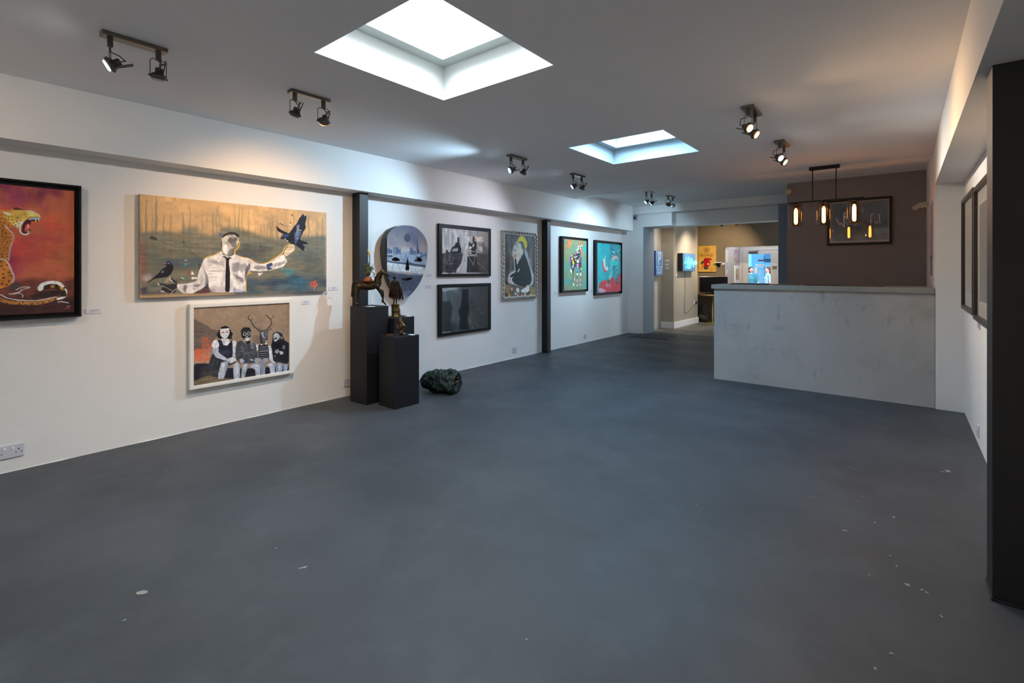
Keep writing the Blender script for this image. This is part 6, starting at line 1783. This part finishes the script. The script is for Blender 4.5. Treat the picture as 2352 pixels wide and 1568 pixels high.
hang('crows', 'wide unframed painting of a man in shirt and tie with two crows', 'painting', 'bare', (1.112, 2.692, 1.148, 1.9635))
hang('children', 'white-framed painting of four seated children, one with a deer head', 'painting', 'white', (1.452, 2.347, .358, 1.080), depth=.05)
hang('couple', 'upper black-framed grey picture of an embracing couple', 'picture', 'glazed', (4.265, 5.285, 1.284, 1.975), name='framed_picture', depth=.034)
hang('shadow_figure', 'lower black-framed dark grey picture of a shadowy standing figure', 'picture', 'glazed', (4.265, 5.285, .504, 1.184), name='framed_picture', depth=.034)
hang('animal', 'orange and teal painting of a patchwork long-legged animal in a deep black frame', 'painting', 'tray', (7.135, 8.045, .975, 1.972), depth=.055)
hang('teal_figure', 'turquoise painting of a figure over red roses in a deep black frame', 'painting', 'tray', (8.325, 9.475, .882, 1.962), depth=.055)

# painting with the gold halo: carved silver frame
a = ART['halo']; r = a['rect']; e = empty('painting', (XW, 5.985, .905))
canvas('canvas', a, e, M_oil, (a['plane'] - XW + .001, r[0] - 5.985, r[3] - .905), (0, r[1] - r[0], 0), (0, 0, -(r[3] - r[2])))
Box(.004, a['plane'] - XW, r[0] - 5.985, r[1] - 5.985, r[2] - .905, r[3] - .905).obj('stretcher', M_linen, e)
M_silver = mat('silvered_carving', hx('dedcd4'), .4, metal=.15, noise=.5, nscale=60, col2=hx('8d8a82'))
f = MB(); Y0, Y1, Z0, Z1 = 5.525 - 5.985, 6.435 - 5.985, 0, 1.075
i0, i1, j0, j1 = r[0] - 5.985, r[1] - 5.985, r[2] - .905, r[3] - .905
for A in ((Y0 + .01, i0 + .004, Z0 + .01, Z1 - .01), (i1 - .004, Y1 - .01, Z0 + .01, Z1 - .01), (i0, i1, Z0 + .01, j0 + .004), (i0, i1, j1 - .004, Z1 - .01)): f.bbox(.002, .030, *A, .003)
def curls(p0, p1, nrm, n):
    for i in range(n):
        t = (i + .5) / n; y = p0[0] + (p1[0] - p0[0]) * t; z = p0[1] + (p1[1] - p0[1]) * t
        L = math.hypot(p1[0] - p0[0], p1[1] - p0[1]) / n * .55
        dx, dz = (p1[0] - p0[0]), (p1[1] - p0[1]); q_ = math.hypot(dx, dz); dx /= q_; dz /= q_
        pts = []
        for k in range(9):
            u = k / 8 * 2 - 1; w = math.sin((k / 8) * math.pi * 1.5) * .016
            pts.append((.033 + .006 * math.cos(u * 2), y + dx * u * L + nrm[0] * w, z + dz * u * L + nrm[1] * w))
        f.tube(pts, [.004 + .006 * math.sin(math.pi * k / 8) for k in range(9)], 6)
        f.sphere((.034, y - nrm[0] * .014, z - nrm[1] * .014), .009, 6)
yl, yr = (Y0 + i0) / 2, (Y1 + i1) / 2; zb, zt = (Z0 + j0) / 2, (Z1 + j1) / 2
curls((yl, Z0 + .02), (yl, Z1 - .02), (1, 0), 16); curls((yr, Z0 + .02), (yr, Z1 - .02), (1, 0), 16); curls((Y0 + .03, zb), (Y1 - .03, zb), (0, 1), 12); curls((Y0 + .03, zt), (Y1 - .03, zt), (0, 1), 12)
f.obj('carved_frame', M_silver, e)
tag(e, 'painting of a crouching woman with a gold halo in a carved silver frame', 'painting')

# mask-shaped painting standing off the wall
a = ART['mask']; r = a['rect']; cy, cz = (r[0] + r[1]) / 2, (r[2] + r[3]) / 2
e = empty('mask_painting', (XW, cy, cz)); wm, hm = r[1] - r[0], r[3] - r[2]
OUT = MASK_OUT; EYES = MASK_HOLES
sm_out = catmull(OUT + [OUT[0]], 5)[:-1]
dense_holes = [catmull(h + [h[0]], 4)[:-1] for h in EYES]
def keepf(u, v):
    m = polymask(u, v, sm_out) > .5
    for h in dense_holes: m &= polymask(u, v, h) < .5
    return m
M_maskp = paint_mat('mask_paint', .5, .3)
c = canvas('painted_face', a, e, M_maskp, (a['plane'] - XW, -wm / 2, hm / 2), (0, wm, 0), (0, 0, -hm), keep=keepf)
sd = MB(); dp0, dp1 = .030, a['plane'] - XW - .0005
def band(loop):
    n = len(loop); q3 = lambda p, x: (x, -wm / 2 + p[0] * wm, hm / 2 - p[1] * hm)
    sd.add([q3(p, dp0) for p in loop] + [q3(p, dp1) for p in loop], [(i, (i + 1) % n, n + (i + 1) % n, n + i) for i in range(n)], True)
band([(0.5 + (x - .5) * 1.004, .5 + (y - .5) * 1.004) for x, y in sm_out])
for h in dense_holes: band(h)
sd.obj('side_wall', mat('mask_side', hx('3a3631'), .6), e)
MB().box(0, dp0 + .02, -.12, .12, .10, .13).obj('hanging_batten', M_frameb, e)
tag(e, 'mask-shaped painting of a grey city skyline with eye, nose and mouth cutouts', 'painting')

# dark wall: handwriting print
a = ART['wonderful']; r = a['rect']; e = empty('framed_picture', (-.501, 8.65, 1.742))
canvas('print', a, e, M_print_, (r[0] + .501, -.030, r[3] - 1.742), (r[1] - r[0], 0, 0), (0, 0, -(r[3] - r[2])))
Box(-.36, .36, -.029, -.004, .02, .648).obj('mount', mat('mount_board', hx('a79c92'), .7), e)
f = MB(); A, B, D = -.383, .383, .670
for q_ in ((A, A + .032, 0, D), (B - .032, B, 0, D), (A + .03, B - .03, 0, .032), (A + .03, B - .03, D - .032, D)): f.bbox(q_[0], q_[1], -.045, -.002, q_[2], q_[3], .003)
f.obj('frame', M_frameb, e)
gm = glass_mat('reflective_picture_glass', (.95, .96, .97), .18)
Box(A + .03, B - .03, -.036, -.035, .03, D - .03).obj('glass', gm, e)
tag(e, 'black-framed dark print with handwritten word Wonderful behind the pendant lamp', 'picture')

# two tall framed prints on the right wall
def right_pic(y0, y1, z0, z1, label, dark, x=0.46, d=.035):
    e = empty('framed_picture', (x, (y0 + y1) / 2, z0)); h = z1 - z0; w = (y1 - y0) / 2; t = .035
    f = MB(); f.bbox(-d, -.001, -w, -w + t, 0, h, .003); f.bbox(-d, -.001, w - t, w, 0, h, .003); f.bbox(-d, -.001, -w + t, w - t, 0, t, .003); f.bbox(-d, -.001, -w + t, w - t, h - t, h, .003)
    f.obj('frame', mat('dark_brown_frame', hx('2a2220'), .35), e)
    Box(-.012, -.002, -w + t - .004, w - t + .004, t - .004, h - t + .004).obj('mount', mat('grey_cream_mount', hx('b5aca0'), .7), e)
    Box(-.0135, -.012, -w + .16, w - .16, .13, h - .13).obj('bevel', mat('pale_bevel', hx('cfc8bd'), .6), e)
    Box(-.0145, -.0135, -w + .18, w - .18, .15, h - .15).obj('print', mat('print_' + ('dark' if dark else 'pale'), hx('3a3634' if dark else 'a89d92'), .5, noise=.3, nscale=3), e)
    Box(-.021, -.020, -w + t, w - t, t, h - t).obj('glass', glass_mat('picture_glass_right', (.97, .97, .97), .12), e)
    tag(e, label, 'picture')
right_pic(5.26, 6.20, 1.010, 2.02, 'farther dark-framed pale print on the right wall beside the pier', False)
right_pic(4.22, 5.20, .985, 2.00, 'nearer dark-framed print on the right wall, partly hidden by the steel column', True)
o = Box(-.016, 0, -.05, .05, -.02, .02).obj('title_label', M_cardw); o.location = (.46, 5.16, .945); tag(o, 'small title label below the two right wall prints', 'label', 'white title labels on the walls')
